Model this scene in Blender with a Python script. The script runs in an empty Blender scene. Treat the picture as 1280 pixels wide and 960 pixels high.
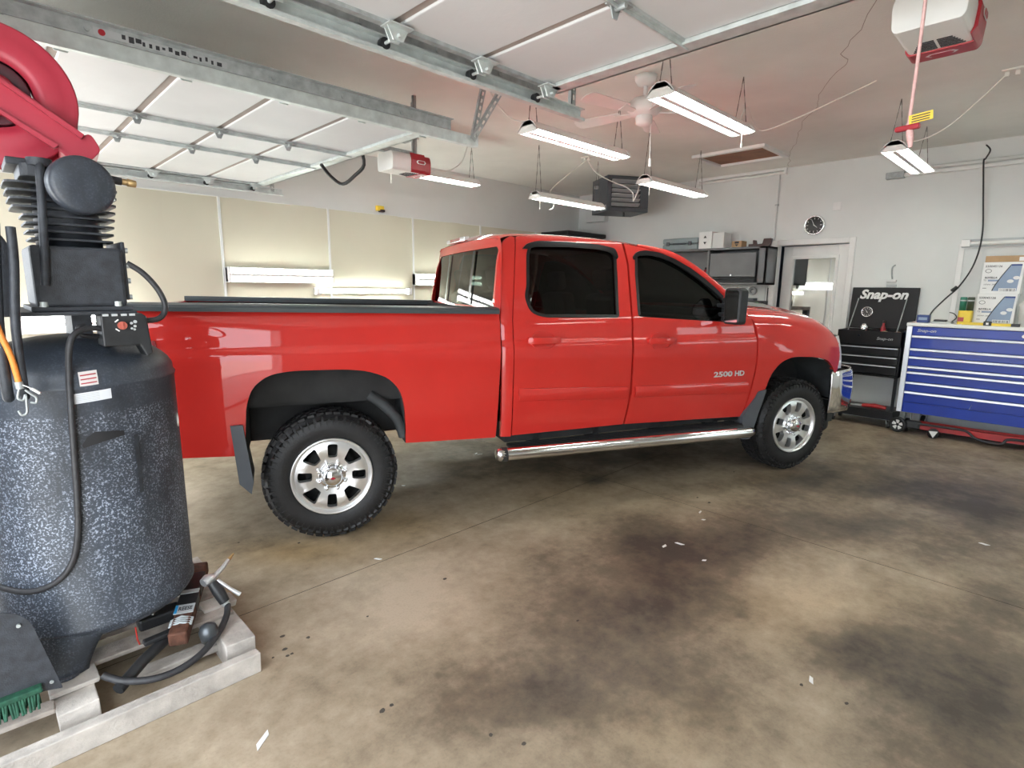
import bpy, bmesh, math, random
from mathutils import Vector, Matrix, geometry
random.seed(7)
C = bpy.context.scene.collection
sc = bpy.context.scene
PI = math.pi
# ------------------------------------------------------------------ camera
cam = bpy.data.objects.new('camera', bpy.data.cameras.new('camera'))
C.objects.link(cam)
cam.data.sensor_width = 36.0
cam.data.lens = 686.98 / 1280 * 36.0
cam.data.clip_start = 0.02
R_ = ((0.71421509, -0.69984553, 0.01063158), (-0.11406617, -0.13136787, -0.98474941), (0.69056912, 0.70211018, -0.17365361))
m = Matrix.Identity(4)
for i in range(3):
    m[i][0], m[i][1], m[i][2] = R_[0][i], -R_[1][i], -R_[2][i]
m[2][3] = 1.592
cam.matrix_world = m
sc.camera = cam
# ------------------------------------------------------------------ world, exposure
sc.view_settings.view_transform = 'Standard'
sc.view_settings.look = 'None'
sc.view_settings.gamma = 1.0
sc.view_settings.use_curve_mapping = False
sc.view_settings.exposure = 0.8
w = bpy.data.worlds.new('overcast_sky'); sc.world = w; w.use_nodes = True
w.node_tree.nodes['Background'].inputs[0].default_value = (0.86, 0.93, 1.0, 1)
w.node_tree.nodes['Background'].inputs[1].default_value = 4.0
sun = bpy.data.objects.new('sun', bpy.data.lights.new('sun', 'SUN')); C.objects.link(sun)   # high sun over the roof: lights the driveway, not the bay
sun.data.energy = 14; sun.data.angle = .01; sun.data.color = (1, .96, .9); sun.rotation_euler = Vector((.22, -.55, .80)).to_track_quat('Z', 'Y').to_euler()
TUBE = 15.0
sc.cycles.max_bounces = 16; sc.cycles.diffuse_bounces = 10
ZC = 3.203           # ceiling height
# ------------------------------------------------------------------ helpers
def new_mat(name):
    mt = bpy.data.materials.new(name); mt.use_nodes = True
    nt = mt.node_tree
    return mt, nt, nt.nodes['Principled BSDF']
def link(nt, a, b): nt.links.new(a, b)
def noise(nt, scale, detail=4, rough=.55, coord='Object', vec=None):
    tc = nt.nodes.new('ShaderNodeTexCoord'); n = nt.nodes.new('ShaderNodeTexNoise')
    n.inputs['Scale'].default_value = scale; n.inputs['Detail'].default_value = detail; n.inputs['Roughness'].default_value = rough
    if vec:
        mp = nt.nodes.new('ShaderNodeMapping'); mp.inputs['Scale'].default_value = vec
        link(nt, tc.outputs[coord], mp.inputs[0]); link(nt, mp.outputs[0], n.inputs['Vector'])
    else: link(nt, tc.outputs[coord], n.inputs['Vector'])
    return n
def ramp(nt, src, stops):
    r = nt.nodes.new('ShaderNodeValToRGB'); link(nt, src, r.inputs[0])
    e = r.color_ramp.elements
    while len(e) < len(stops): e.new(.5)
    for k, (p, c) in enumerate(stops):
        e[k].position = p; e[k].color = (*c, 1) if len(c) == 3 else c
    return r
def bump(nt, bs, src, strength, dist=.01):
    b = nt.nodes.new('ShaderNodeBump'); b.inputs['Strength'].default_value = strength; b.inputs['Distance'].default_value = dist
    link(nt, src, b.inputs['Height']); link(nt, b.outputs[0], bs.inputs['Normal'])
def mat(name, col, rough=.5, metal=0, var=.12, scale=6, bmp=0, coat=0, spec=.5, bscale=None):
    """procedural material: colour with a little noise mottling, optional bump"""
    mt, nt, bs = new_mat(name)
    bs.inputs['Roughness'].default_value = rough; bs.inputs['Metallic'].default_value = metal
    bs.inputs['Specular IOR Level'].default_value = spec
    if coat:
        bs.inputs['Coat Weight'].default_value = coat; bs.inputs['Coat Roughness'].default_value = .03
    n = noise(nt, scale)
    lo = tuple(max(0, c * (1 - var)) for c in col); hi = tuple(min(1, c * (1 + var)) for c in col)
    r = ramp(nt, n.outputs[0], [(.3, lo), (.7, hi)]); link(nt, r.outputs[0], bs.inputs['Base Color'])
    if bmp:
        n2 = noise(nt, bscale or scale * 8, 6); bump(nt, bs, n2.outputs[0], bmp)
    return mt
def emit(name, col, s):
    mt, nt, bs = new_mat(name)
    bs.inputs['Base Color'].default_value = (*col, 1)
    bs.inputs['Emission Color'].default_value = (*col, 1); bs.inputs['Emission Strength'].default_value = s
    return mt
def glass(name, tint, rough=.02, mirror=0):
    """thin pane: tinted see-through with a fresnel reflection"""
    mt = bpy.data.materials.new(name); mt.use_nodes = True; nt = mt.node_tree; nt.nodes.clear()
    o = nt.nodes.new('ShaderNodeOutputMaterial'); mx = nt.nodes.new('ShaderNodeMixShader'); t = nt.nodes.new('ShaderNodeBsdfTransparent')
    g = nt.nodes.new('ShaderNodeBsdfGlossy'); f = nt.nodes.new('ShaderNodeFresnel')
    f.inputs[0].default_value = 1.5; t.inputs[0].default_value = (*tint, 1); g.inputs['Roughness'].default_value = rough
    n = noise(nt, 1.2); b = nt.nodes.new('ShaderNodeBump'); b.inputs['Strength'].default_value = .01
    link(nt, n.outputs[0], b.inputs['Height']); link(nt, b.outputs[0], g.inputs['Normal'])
    if mirror: mx.inputs[0].default_value = mirror
    else: link(nt, f.outputs[0], mx.inputs[0])
    link(nt, t.outputs[0], mx.inputs[1]); link(nt, g.outputs[0], mx.inputs[2]); link(nt, mx.outputs[0], o.inputs[0])
    return mt
OFF = {}
class MB:
    """collects shapes (given in world or parent space) and links them as ONE mesh object"""
    def __init__(s): s.v = []; s.f = []; s.sm = []
    def add(s, vs, fs, smooth=False):
        o = len(s.v); s.v += [Vector(p) for p in vs]; s.f += [[i + o for i in f] for f in fs]; s.sm += [smooth] * len(fs); return s
    def box(s, a, b, M=None):
        x0, y0, z0 = a; x1, y1, z1 = b
        vs = [Vector(p) for p in ((x0, y0, z0), (x1, y0, z0), (x1, y1, z0), (x0, y1, z0), (x0, y0, z1), (x1, y0, z1), (x1, y1, z1), (x0, y1, z1))]
        if M: vs = [M @ p for p in vs]
        return s.add(vs, [(0, 3, 2, 1), (4, 5, 6, 7), (0, 1, 5, 4), (1, 2, 6, 5), (2, 3, 7, 6), (3, 0, 4, 7)])
    def cbox(s, c, d, rot=None):
        M = Matrix.Translation(Vector(c)) @ (rot.to_4x4() if rot else Matrix.Identity(4))
        return s.box((-d[0] / 2, -d[1] / 2, -d[2] / 2), (d[0] / 2, d[1] / 2, d[2] / 2), M)
    def tube(s, pts, r, n=8, cap=True, closed=False):
        pts = [Vector(p) for p in pts]; N = len(pts); rs = r if isinstance(r, (list, tuple)) else [r] * N
        T = [(pts[(i + 1) % N if closed else min(i + 1, N - 1)] - pts[(i - 1) % N if closed else max(i - 1, 0)]).normalized() for i in range(N)]
        u = T[0].orthogonal().normalized(); vs = []
        for i in range(N):
            u = (u - T[i] * u.dot(T[i])).normalized(); w_ = T[i].cross(u)
            vs += [pts[i] + (u * math.cos(2 * PI * k / n) + w_ * math.sin(2 * PI * k / n)) * rs[i] for k in range(n)]
        fs = []
        for i in range(N if closed else N - 1):
            j = (i + 1) % N
            fs += [(i * n + k, i * n + (k + 1) % n, j * n + (k + 1) % n, j * n + k) for k in range(n)]
        s.add(vs, fs, True)
        if cap and not closed:
            s.add(vs[:n], [tuple(range(n))[::-1]]); s.add(vs[-n:], [tuple(range(n))])
        return s
    def cyl(s, a, b, r, n=16, r2=None): return s.tube([a, b], [r, r if r2 is None else r2], n)
    def lathe(s, prof, M=None, n=32, a0=0, a1=2 * PI):
        """prof: (r, h) pairs about the z axis of M"""
        M = M or Matrix.Identity(4); full = abs(a1 - a0 - 2 * PI) < 1e-6; K = n if full else n + 1; vs = []
        for r, h in prof:
            vs += [M @ Vector((r * math.cos(a0 + (a1 - a0) * k / n), r * math.sin(a0 + (a1 - a0) * k / n), h)) for k in range(K)]
        fs = []
        for i in range(len(prof) - 1):
            for k in range(n):
                k2 = (k + 1) % K
                fs.append((i * K + k, i * K + k2, (i + 1) * K + k2, (i + 1) * K + k))
        return s.add(vs, fs, True)
    def prism(s, poly, M, d):
        """2d polygon in the xy plane of M, extruded by d along z"""
        n = len(poly); a = [M @ Vector((p[0], p[1], 0)) for p in poly]; b = [M @ Vector((p[0], p[1], d)) for p in poly]
        ar = sum(poly[i][0] * poly[(i + 1) % n][1] - poly[(i + 1) % n][0] * poly[i][1] for i in range(n))
        top = tuple(range(n, 2 * n)); bot = tuple(range(n))[::-1]; sd = [(i, (i + 1) % n, n + (i + 1) % n, n + i) for i in range(n)]
        fs = [top, bot] + sd
        if (ar < 0) != (d < 0): fs = [f[::-1] for f in fs]
        return s.add(a + b, fs)
    def grid(s, fn, nu, nv, smooth=True):
        vs = [fn(i / nu, j / nv) for i in range(nu + 1) for j in range(nv + 1)]
        fs = [(i * (nv + 1) + j, (i + 1) * (nv + 1) + j, (i + 1) * (nv + 1) + j + 1, i * (nv + 1) + j + 1) for i in range(nu) for j in range(nv)]
        return s.add(vs, fs, smooth)
    def mesh(s, name, mt, off=Vector((0, 0, 0))):
        me = bpy.data.meshes.new(name); me.from_pydata([p - off for p in s.v], [], s.f)
        me.polygons.foreach_set('use_smooth', s.sm); me.update()
        if mt: me.materials.append(mt)
        return me
    def build(s, name, mt, parent=None, bevel=0, local=False, solid=0, label=None, kind=None):
        off = Vector((0, 0, 0))
        if parent and not local: off = OFF.get(parent.name, off)
        o = bpy.data.objects.new(name, s.mesh(name, mt, off)); C.objects.link(o)
        if parent: o.parent = parent
        OFF[o.name] = off if parent and not local else Vector((0, 0, 0))
        if solid:
            md = o.modifiers.new('solid', 'SOLIDIFY'); md.thickness = solid; md.offset = -1
        if bevel:
            md = o.modifiers.new('bevel', 'BEVEL'); md.width = bevel; md.segments = 2; md.limit_method = 'ANGLE'; md.angle_limit = math.radians(40)
        if label: o['label'] = label
        if kind: o['kind'] = kind
        return o
def thing(name, label, cat, loc=(0, 0, 0), rz=0, group=None):
    o = bpy.data.objects.new(name, None); C.objects.link(o); o.empty_display_size = .1
    o.location = loc; o.rotation_euler = (0, 0, rz); OFF[o.name] = Vector(loc)
    o['label'] = label; o['category'] = cat
    if group: o['group'] = group
    return o
def tag(o, label, cat, group=None):
    o['label'] = label; o['category'] = cat
    if group: o['group'] = group
    return o
def struct(o, label=None):
    o['kind'] = 'structure'
    if label: o['label'] = label
    return o
def child(mesh_obj, parent, name=None):
    """another copy of a piece, sharing its mesh"""
    o = mesh_obj.copy(); C.objects.link(o); o.parent = parent
    if name: o.name = name
    return o
def copy_tree(o, loc=None, parent=None):
    c = o.copy(); C.objects.link(c)
    if parent: c.parent = parent
    if loc is not None: c.location = loc
    for ch in list(o.children): copy_tree(ch, None, c)
    return c
def smooth(pts, n=8, closed=False):
    """Catmull-Rom through the points"""
    P = [Vector(p) for p in pts]; N = len(P); out = []
    rng = range(N) if closed else range(N - 1)
    for i in rng:
        g = (lambda k: P[k % N]) if closed else (lambda k: P[min(max(k, 0), N - 1)])
        p0, p1, p2, p3 = g(i - 1), g(i), g(i + 1), g(i + 2)
        for k in range(n):
            t = k / n
            out.append(.5 * ((2 * p1) + (p2 - p0) * t + (2 * p0 - 5 * p1 + 4 * p2 - p3) * t * t + (3 * p1 - p0 - 3 * p2 + p3) * t ** 3))
    if not closed: out.append(P[-1])
    return out
def rounded(pts, r, seg=5):
    """2d polygon with rounded corners; r a number or one per corner"""
    n = len(pts); out = []
    for i in range(n):
        rr = r[i] if isinstance(r, (list, tuple)) else r
        p = Vector(pts[i]); a = (Vector(pts[i - 1]) - p); b = (Vector(pts[(i + 1) % n]) - p)
        k = min(rr, a.length * .49, b.length * .49)
        if k < 1e-4: out.append(tuple(p)); continue
        pa = p + a.normalized() * k; pb = p + b.normalized() * k
        for j in range(seg + 1):
            t = j / seg; out.append(tuple(pa * (1 - t) ** 2 + p * 2 * t * (1 - t) + pb * t * t))
    return out
def rect(x0, y0, x1, y1): return [(x0, y0), (x1, y0), (x1, y1), (x0, y1)]
def frame(o, x, y):
    """matrix with origin o, x and y axes, z = x cross y"""
    x = Vector(x).normalized(); y = Vector(y).normalized(); z = x.cross(y); M = Matrix.Identity(4)
    for i in range(3): M[i][0], M[i][1], M[i][2], M[i][3] = x[i], y[i], z[i], Vector(o)[i]
    return M
def flat(outline, holes=(), zs=(), xs=()):
    """tessellated polygon with holes, cut along z and x lines -> verts2d, tris, boundary loops"""
    loops = [outline] + list(holes)
    tr = geometry.tessellate_polygon([[Vector((p[0], p[1], 0)) for p in l] for l in loops])
    vs = [p for l in loops for p in l]
    bm = bmesh.new(); bv = [bm.verts.new((p[0], 0, p[1])) for p in vs]
    for t in tr:
        try: bm.faces.new([bv[i] for i in t])
        except ValueError: pass
    for z in zs: bmesh.ops.bisect_plane(bm, geom=bm.verts[:] + bm.edges[:] + bm.faces[:], plane_co=(0, 0, z), plane_no=(0, 0, 1), dist=1e-5)
    for x in xs: bmesh.ops.bisect_plane(bm, geom=bm.verts[:] + bm.edges[:] + bm.faces[:], plane_co=(x, 0, 0), plane_no=(1, 0, 0), dist=1e-5)
    bm.verts.index_update(); bm.normal_update()
    V = [(v.co.x, v.co.z) for v in bm.verts]
    F = []
    for f in bm.faces:
        idx = [v.index for v in f.verts]
        if f.normal.y > 0: idx = idx[::-1]
        F.append(idx)
    E = []
    for f in bm.faces:
        fl = f.normal.y > 0
        for l in f.loops:
            if l.edge.is_boundary:
                e = (l.vert.index, l.link_loop_next.vert.index); E.append(e[::-1] if fl else e)
    bm.free()
    return V, F, E
def skin(mb, outline, holes, fn, depth, zs=(), xs=(), M=None, flip=False):
    """sheet following fn(x,z)->point, front faces towards -y, edges turned in by depth (a vector fn or number along +y)"""
    V, F, E = flat(outline, holes, zs, xs)
    P = [fn(x, z) for x, z in V]
    if M: P = [M @ Vector(p) for p in P]
    dv = Vector((0, depth, 0)) if not isinstance(depth, Vector) else depth
    if M: dv = M.to_3x3() @ dv
    if flip: F = [f[::-1] for f in F]
    mb.add(P, F, True)
    if depth:
        vs = []; fs = []
        for a, b in E:
            o = len(vs); pa, pb = Vector(P[a]), Vector(P[b]); vs += [pa, pb, pb + dv, pa + dv]
            fs.append((o, o + 3, o + 2, o + 1) if not flip else (o, o + 1, o + 2, o + 3))
        mb.add(vs, fs)
    return mb
def frange(a, b, s):
    out = []; x = a
    while x <= b: out.append(x); x += s
    return out
TEXT = {}
def text_mesh(body, shear=0, offset=0, extrude=.02, space=1.0):
    k = (body, shear, offset, extrude, space)
    if k not in TEXT:
        cu = bpy.data.curves.new('lettering', 'FONT'); cu.body = body; cu.size = 1; cu.shear = shear; cu.offset = offset; cu.extrude = extrude
        cu.space_character = space; cu.align_x = 'CENTER'; cu.align_y = 'CENTER'; cu.resolution_u = 3
        o = bpy.data.objects.new('lettering', cu); C.objects.link(o)
        me = bpy.data.meshes.new_from_object(o.evaluated_get(bpy.context.evaluated_depsgraph_get()))
        bpy.data.objects.remove(o); TEXT[k] = me
    return TEXT[k]
def lettering(name, body, mt, parent, o, x, y, size, local=False, width=None, **kw):
    """flat letters: centre o, reading direction x, up y"""
    src = text_mesh(body, **kw); me = src.copy(); me.materials.clear(); me.materials.append(mt)
    xs = [v.co.x for v in me.vertices]; sx = width / (max(xs) - min(xs)) if width else size
    M = frame(Vector(o), x, y) @ Matrix.Diagonal((sx, size, size, 1))
    if not local: M = Matrix.Translation(-OFF.get(parent.name, Vector((0, 0, 0)))) @ M
    me.transform(M)
    ob = bpy.data.objects.new(name, me); C.objects.link(ob); ob.parent = parent; OFF[ob.name] = OFF.get(parent.name, Vector((0, 0, 0)))
    return ob
for b_, kw_ in (('Snap-on', dict(shear=.25, offset=.035)), ('Snap-on', dict(shear=.25, offset=.01)), ('2500', dict(offset=.03)), ('HD', dict(offset=.03)), ('REESE', dict(offset=.02)),
                ('550045126', dict(shear=.1, offset=.01)), ('ROTELLA', dict(shear=.2, offset=.03)), ('T5', {}), ('10W-30', {})):
    text_mesh(b_, **kw_)
# ------------------------------------------------------------------ materials
M_wall = mat('painted_wall', (.69, .71, .70), .6, var=.04, scale=1.5, bmp=.05)
M_ceil = mat('ceiling_plaster', (.77, .775, .745), .8, var=.12, scale=.7, bmp=.25, bscale=60)
M_beige = mat('beige_panel', (.57, .55, .44), .3, var=.05, scale=.9)
M_white = mat('white_paint', (.78, .78, .77), .4, var=.03)
M_whitep = mat('white_plastic', (.8, .8, .78), .35, var=.03)
M_dooring = mat('white_door_skin', (.67, .685, .70), .55, var=.04, scale=2, bmp=.08, bscale=40)
M_gapbrown = mat('grey_brown_seal', (.36, .31, .28), .7, var=.1)
M_galv = mat('galvanised_steel', (.60, .65, .645), .42, .4, var=.16, scale=14)
M_galvd = mat('dull_steel', (.40, .43, .435), .5, .35, var=.22, scale=20)
M_chrome = mat('chrome', (.82, .83, .85), .08, 1, var=.02)
M_alu = mat('polished_aluminium', (.82, .82, .82), .30, .85, var=.04)
M_alub = mat('brushed_aluminium', (.75, .77, .80), .35, .8, var=.04)
M_black = mat('black_plastic', (.018, .019, .021), .45, var=.3, scale=20)
M_blackm = mat('black_metal', (.009, .009, .010), .35, var=.2, spec=.3)
M_dgrey = mat('dark_grey_paint', (.085, .095, .11), .45, var=.12)
M_grey = mat('grey_steel_cabinet', (.13, .135, .14), .4, var=.08)
M_lgrey = mat('light_grey_plastic', (.45, .47, .48), .5, var=.06)
M_greycase = mat('grey_green_case', (.26, .31, .32), .5, var=.1)
M_rubber = mat('tyre_rubber', (.012, .012, .013), .5, var=.3, scale=30, bmp=.15, bscale=90)
M_hose = mat('black_hose_rubber', (.03, .03, .033), .5, var=.25, scale=40)
M_liner = mat('wheel_liner', (.034, .038, .040), .7, var=.3, scale=8)
M_under = mat('underbody', (.02, .02, .02), .8, var=.4)
M_seal = mat('window_seal', (.01, .01, .011), .3, var=.1)
M_cord = mat('white_cord', (.75, .74, .70), .5, var=.04)
M_chain = mat('dark_chain', (.16, .15, .14), .5, .6, var=.2)
M_wood = mat('weathered_board', (.47, .43, .39), .8, var=.3, scale=9, bmp=.4)
M_wood2 = mat('dirty_board', (.38, .33, .29), .85, var=.35, scale=12, bmp=.4)
M_brownboard = mat('brown_hardboard', (.26, .11, .045), .6, var=.3, scale=5)
M_card = mat('cardboard', (.45, .29, .16), .8, var=.1)
M_yellow = mat('yellow_plastic', (.80, .58, .05), .45, var=.08)
M_green = mat('dark_green_label', (.03, .20, .13), .4, var=.15)
M_grass = mat('green_bristle', (.012, .075, .042), .7, var=.35, scale=60)
M_red = mat('red_plastic', (.36, .02, .03), .35, var=.1)
M_reel = mat('red_enamel', (.55, .045, .08), .38, var=.1, scale=4)
M_jack = mat('red_jack_paint', (.40, .02, .02), .35, var=.2)
M_rust = mat('rusty_steel', (.11, .045, .027), .75, .2, var=.45, scale=25, bmp=.3)
M_orange = mat('orange_cord', (.75, .24, .04), .5, var=.12, scale=60)
M_blue = mat('blue_tool_chest', (.006, .036, .34), .32, var=.06, coat=.12, spec=.35)
M_blued = mat('dark_blue_plastic', (.02, .05, .20), .4, var=.1)
M_bluel = mat('pale_blue_print', (.26, .34, .48), .5, var=.08)
M_ink = mat('black_ink', (.03, .03, .035), .6, var=.1)
M_pink = mat('pink_rope', (.72, .45, .43), .7, var=.12, scale=120)
M_brass = mat('brass', (.55, .38, .18), .4, .8, var=.15)
M_gauge = mat('black_dial', (.03, .03, .03), .4, var=.1)
M_hall = mat('blue_hall_wall', (.24, .33, .42), .7, var=.05)
M_drive = mat('driveway_concrete', (.50, .48, .45), .9, var=.15, scale=2)
M_badge = mat('badge_silver', (.72, .72, .72), .3, .6, var=.04)
M_lens = mat('clear_lamp_lens', (.70, .71, .70), .08, .35, var=.1, scale=30)
M_taill = mat('red_lamp_lens', (.40, .01, .03), .1, var=.1, coat=1)
M_glass = glass('window_glass', (.72, .76, .74))
M_film = glass('reflective_film_glass', (.60, .62, .60), .03, .55)
M_tint = glass('tinted_glass', (.075, .085, .08))
M_tintr = glass('rear_glass', (.16, .19, .17))
M_seat = mat('grey_seat_cloth', (.09, .09, .09), .9, var=.2, scale=30)
M_tube = emit('lit_tube', (.955, 1.0, .945), TUBE)
M_led = mat('green_display', (.10, .42, .12), .3, var=.1)
def paint():
    mt, nt, bs = new_mat('red_car_paint')
    n = noise(nt, 3); r = ramp(nt, n.outputs[0], [(.3, (.56, .026, .020)), (.7, (.60, .030, .023))])
    link(nt, r.outputs[0], bs.inputs['Base Color'])
    bs.inputs['Roughness'].default_value = .45; bs.inputs['Specular IOR Level'].default_value = .12; bs.inputs['Coat Weight'].default_value = 1; bs.inputs['Coat Roughness'].default_value = .02
    return mt
M_paint = paint()
def tank_black():
    """black enamel, dusted with white overspray specks"""
    mt, nt, bs = new_mat('speckled_black_enamel')
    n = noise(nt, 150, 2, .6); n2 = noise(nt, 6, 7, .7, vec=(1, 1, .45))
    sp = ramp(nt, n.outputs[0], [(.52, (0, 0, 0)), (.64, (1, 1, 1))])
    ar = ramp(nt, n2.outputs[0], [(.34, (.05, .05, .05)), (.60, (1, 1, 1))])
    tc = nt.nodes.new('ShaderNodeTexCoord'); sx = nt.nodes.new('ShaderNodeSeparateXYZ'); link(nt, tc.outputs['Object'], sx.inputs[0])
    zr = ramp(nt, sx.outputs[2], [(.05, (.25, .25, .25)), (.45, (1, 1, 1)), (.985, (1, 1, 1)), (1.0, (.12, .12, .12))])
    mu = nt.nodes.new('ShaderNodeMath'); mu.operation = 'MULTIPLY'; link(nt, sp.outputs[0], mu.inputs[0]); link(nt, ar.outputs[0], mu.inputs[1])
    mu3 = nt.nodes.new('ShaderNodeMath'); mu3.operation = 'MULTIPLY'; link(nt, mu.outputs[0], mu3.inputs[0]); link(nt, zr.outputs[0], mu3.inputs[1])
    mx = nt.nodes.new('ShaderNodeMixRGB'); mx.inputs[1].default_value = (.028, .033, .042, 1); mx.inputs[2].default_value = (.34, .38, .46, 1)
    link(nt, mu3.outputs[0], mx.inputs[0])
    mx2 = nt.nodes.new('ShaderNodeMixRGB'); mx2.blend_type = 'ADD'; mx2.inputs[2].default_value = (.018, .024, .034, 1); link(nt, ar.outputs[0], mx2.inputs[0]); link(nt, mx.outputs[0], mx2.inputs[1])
    link(nt, mx2.outputs[0], bs.inputs['Base Color']); bs.inputs['Roughness'].default_value = .42
    bump(nt, bs, n.outputs[0], .12, .004)
    return mt
M_tank = tank_black()
M_cast = mat('black_cast_iron', (.030, .034, .042), .5, var=.35, scale=30, bmp=.2)
def concrete():
    mt, nt, bs = new_mat('stained_concrete')
    at = nt.nodes.new('ShaderNodeAttribute'); at.attribute_name = 'stain'
    n1 = noise(nt, 1.6, 8, .62, vec=(1, 1, 1)); n2 = noise(nt, 14, 8, .65); n3 = noise(nt, 90, 3, .6)
    sep = nt.nodes.new('ShaderNodeSeparateColor'); link(nt, at.outputs['Color'], sep.inputs[0])
    # stain amount broken up by noise
    def math_(op, a, b):
        k = nt.nodes.new('ShaderNodeMath'); k.operation = op
        for i, q in enumerate((a, b)):
            if isinstance(q, (int, float)): k.inputs[i].default_value = q
            else: link(nt, q, k.inputs[i])
        return k.outputs[0]
    d = math_('ADD', sep.outputs[0], math_('MULTIPLY', math_('SUBTRACT', n1.outputs[0], .5), 1.0))
    d = math_('ADD', d, math_('MULTIPLY', math_('SUBTRACT', n2.outputs[0], .5), .5))
    n4 = noise(nt, 5, 9, .7); d = math_('ADD', d, math_('MULTIPLY', math_('SUBTRACT', n4.outputs[0], .5), .55))
    r = ramp(nt, d, [(.0, (.49, .41, .315)), (.34, (.325, .262, .188)), (.60, (.165, .130, .092)), (.90, (.062, .050, .040))])
    ye = nt.nodes.new('ShaderNodeMixRGB'); ye.blend_type = 'MULTIPLY'; ye.inputs[2].default_value = (.93, .77, .50, 1)
    link(nt, sep.outputs[1], ye.inputs[0]); link(nt, r.outputs[0], ye.inputs[1])
    fl = ramp(nt, n3.outputs[0], [(.28, (.75, .75, .75)), (.5, (1, 1, 1)), (.74, (1.0, 1.0, 1.0))])
    f2 = nt.nodes.new('ShaderNodeMixRGB'); f2.blend_type = 'MULTIPLY'; f2.inputs[0].default_value = .5
    link(nt, ye.outputs[0], f2.inputs[1]); link(nt, fl.outputs[0], f2.inputs[2]); link(nt, f2.outputs[0], bs.inputs['Base Color'])
    rr = ramp(nt, n1.outputs[0], [(.3, (.36, .36, .36)), (.7, (.58, .58, .58))]); link(nt, rr.outputs[0], bs.inputs['Roughness'])
    bs.inputs['Specular IOR Level'].default_value = .45
    bump(nt, bs, n2.outputs[0], .06, .004)
    return mt
M_conc = concrete()
M_joint = mat('joint_dirt', (.07, .06, .05), .9, var=.2)
# ================================================================== ROOM
XL, XR, YB, YF = -0.55, 8.04, 6.5, -4.5
FLOOR_PATCHES = [(2.85, 1.41, 0.24, -0.23, -0.36, -0.19, 0.7), (2.31, 1.29, 0.24, -0.22, -0.28, -0.17, 0.5), (1.98, 1.7, 0.3, -0.28, -0.28, -0.25, 0.45), (1.44, 1.44, 0.31, -0.3, -0.15, -0.15, 0.6), (1.21, 1.39, 0.2, -0.19, -0.09, -0.11, 0.4), (3.87, 1.2, 0.37, -0.34, -0.31, -0.11, 0.6), (4.29, 0.82, 0.25, -0.23, -0.22, -0.05, 0.5), (5.38, 0.71, 0.59, -0.54, -0.36, -0.06, 0.75), (4.89, 1.46, 0.21, -0.2, -0.19, -0.06, 0.75), (5.0, 0.25, 0.3, -0.28, -0.51, -0.05, 0.6), (3.82, 0.08, 0.16, -0.15, -0.43, -0.03, 0.5), (2.72, 0.32, 0.28, -0.27, -0.35, -0.06, 0.6), (2.63, 0.04, 0.2, -0.19, -0.43, -0.04, 0.75), (2.67, 0.53, 0.16, -0.15, -0.19, -0.05, 0.4), (1.85, 0.84, 0.14, -0.13, -0.22, -0.11, 0.5), (1.71, 1.15, 0.17, -0.16, -0.23, -0.17, 0.35), (1.92, 0.58, 0.05, -0.05, -0.08, -0.03, 0.45), (3.18, 1.94, 0.18, -0.17, -0.26, -0.16, 0.4), (3.2, 1.28, 0.16, -0.15, -0.21, -0.09, 0.4), (3.86, 3.26, 1.18, -1.08, -0.42, -0.36, 0.45), (0.99, 3.58, 0.25, -0.24, -0.09, -0.3, 0.3), (5.45, 1.37, 0.27, -0.25, -0.2, -0.06, 0.5), (3.59, 2.64, 0.07, -0.06, -0.06, -0.05, 0.8), (5.26, 0.36, 0.1, -0.09, -0.12, -0.01, 0.8), (2.74, 1.72, 0.22, -0.2, -0.27, -0.18, 0.4), (4.19, 0.35, 0.18, -0.17, -0.2, -0.03, 0.3), (3.15, 0.93, 0.25, -0.24, -0.23, -0.08, -0.5), (3.01, 0.67, 0.18, -0.17, -0.16, -0.04, -0.45), (2.21, 0.58, 0.15, -0.15, -0.22, -0.07, -0.4), (1.18, 2.02, 0.42, -0.4, -0.25, -0.41, -0.4), (1.55, 0.84, 0.18, -0.18, -0.08, -0.05, -0.45), (1.74, 2.26, 0.36, -0.34, -0.21, -0.28, -0.35), (4.48, 0.38, 0.2, -0.18, -0.18, -0.02, -0.3), (2.28, 2.61, 0.23, -0.22, -0.16, -0.19, -0.2)]  # stains and paler areas, with one broad dark area under the truck
YELLOW = [(1.25, 3.12, 0.28, -0.26, -0.07, -0.16, 0.9), (1.89, 3.06, 0.24, -0.22, -0.14, -0.22, 0.7), (2.88, 0.76, 0.36, -0.34, -0.31, -0.1, 0.4), (1.71, 0.86, 0.2, -0.19, -0.18, -0.1, 0.35), (5.15, 1.23, 0.41, -0.38, -0.27, -0.07, 0.3), (3.24, 2.73, 0.43, -0.4, -0.34, -0.3, 0.5)]
SPOTS = [(0.62, 2.46), (0.86, 2.36), (0.94, 2.27), (0.82, 2.21), (0.83, 2.26), (0.84, 2.21), (0.77, 2.24), (0.99, 1.65), (0.95, 1.65), (1.23, 1.17), (1.17, 1.28), (1.94, 1.5), (1.71, 2.25), (1.31, 3.22), (1.04, 3.48), (1.22, 2.23), (3.87, 1.87), (3.84, 1.76), (4.68, 1.94), (2.26, 0.59), (2.28, 0.43)]
SCRAPS = [(0.57, 1.82), (2.35, 3.63), (1.56, 2.7), (3.35, 3.89), (3.36, 3.85), (2.96, 1.36), (3.62, 1.72), (3.51, 1.64), (3.05, 1.57), (4.48, 0.22), (2.32, 0.57), (2.95, 1.62)]
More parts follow.
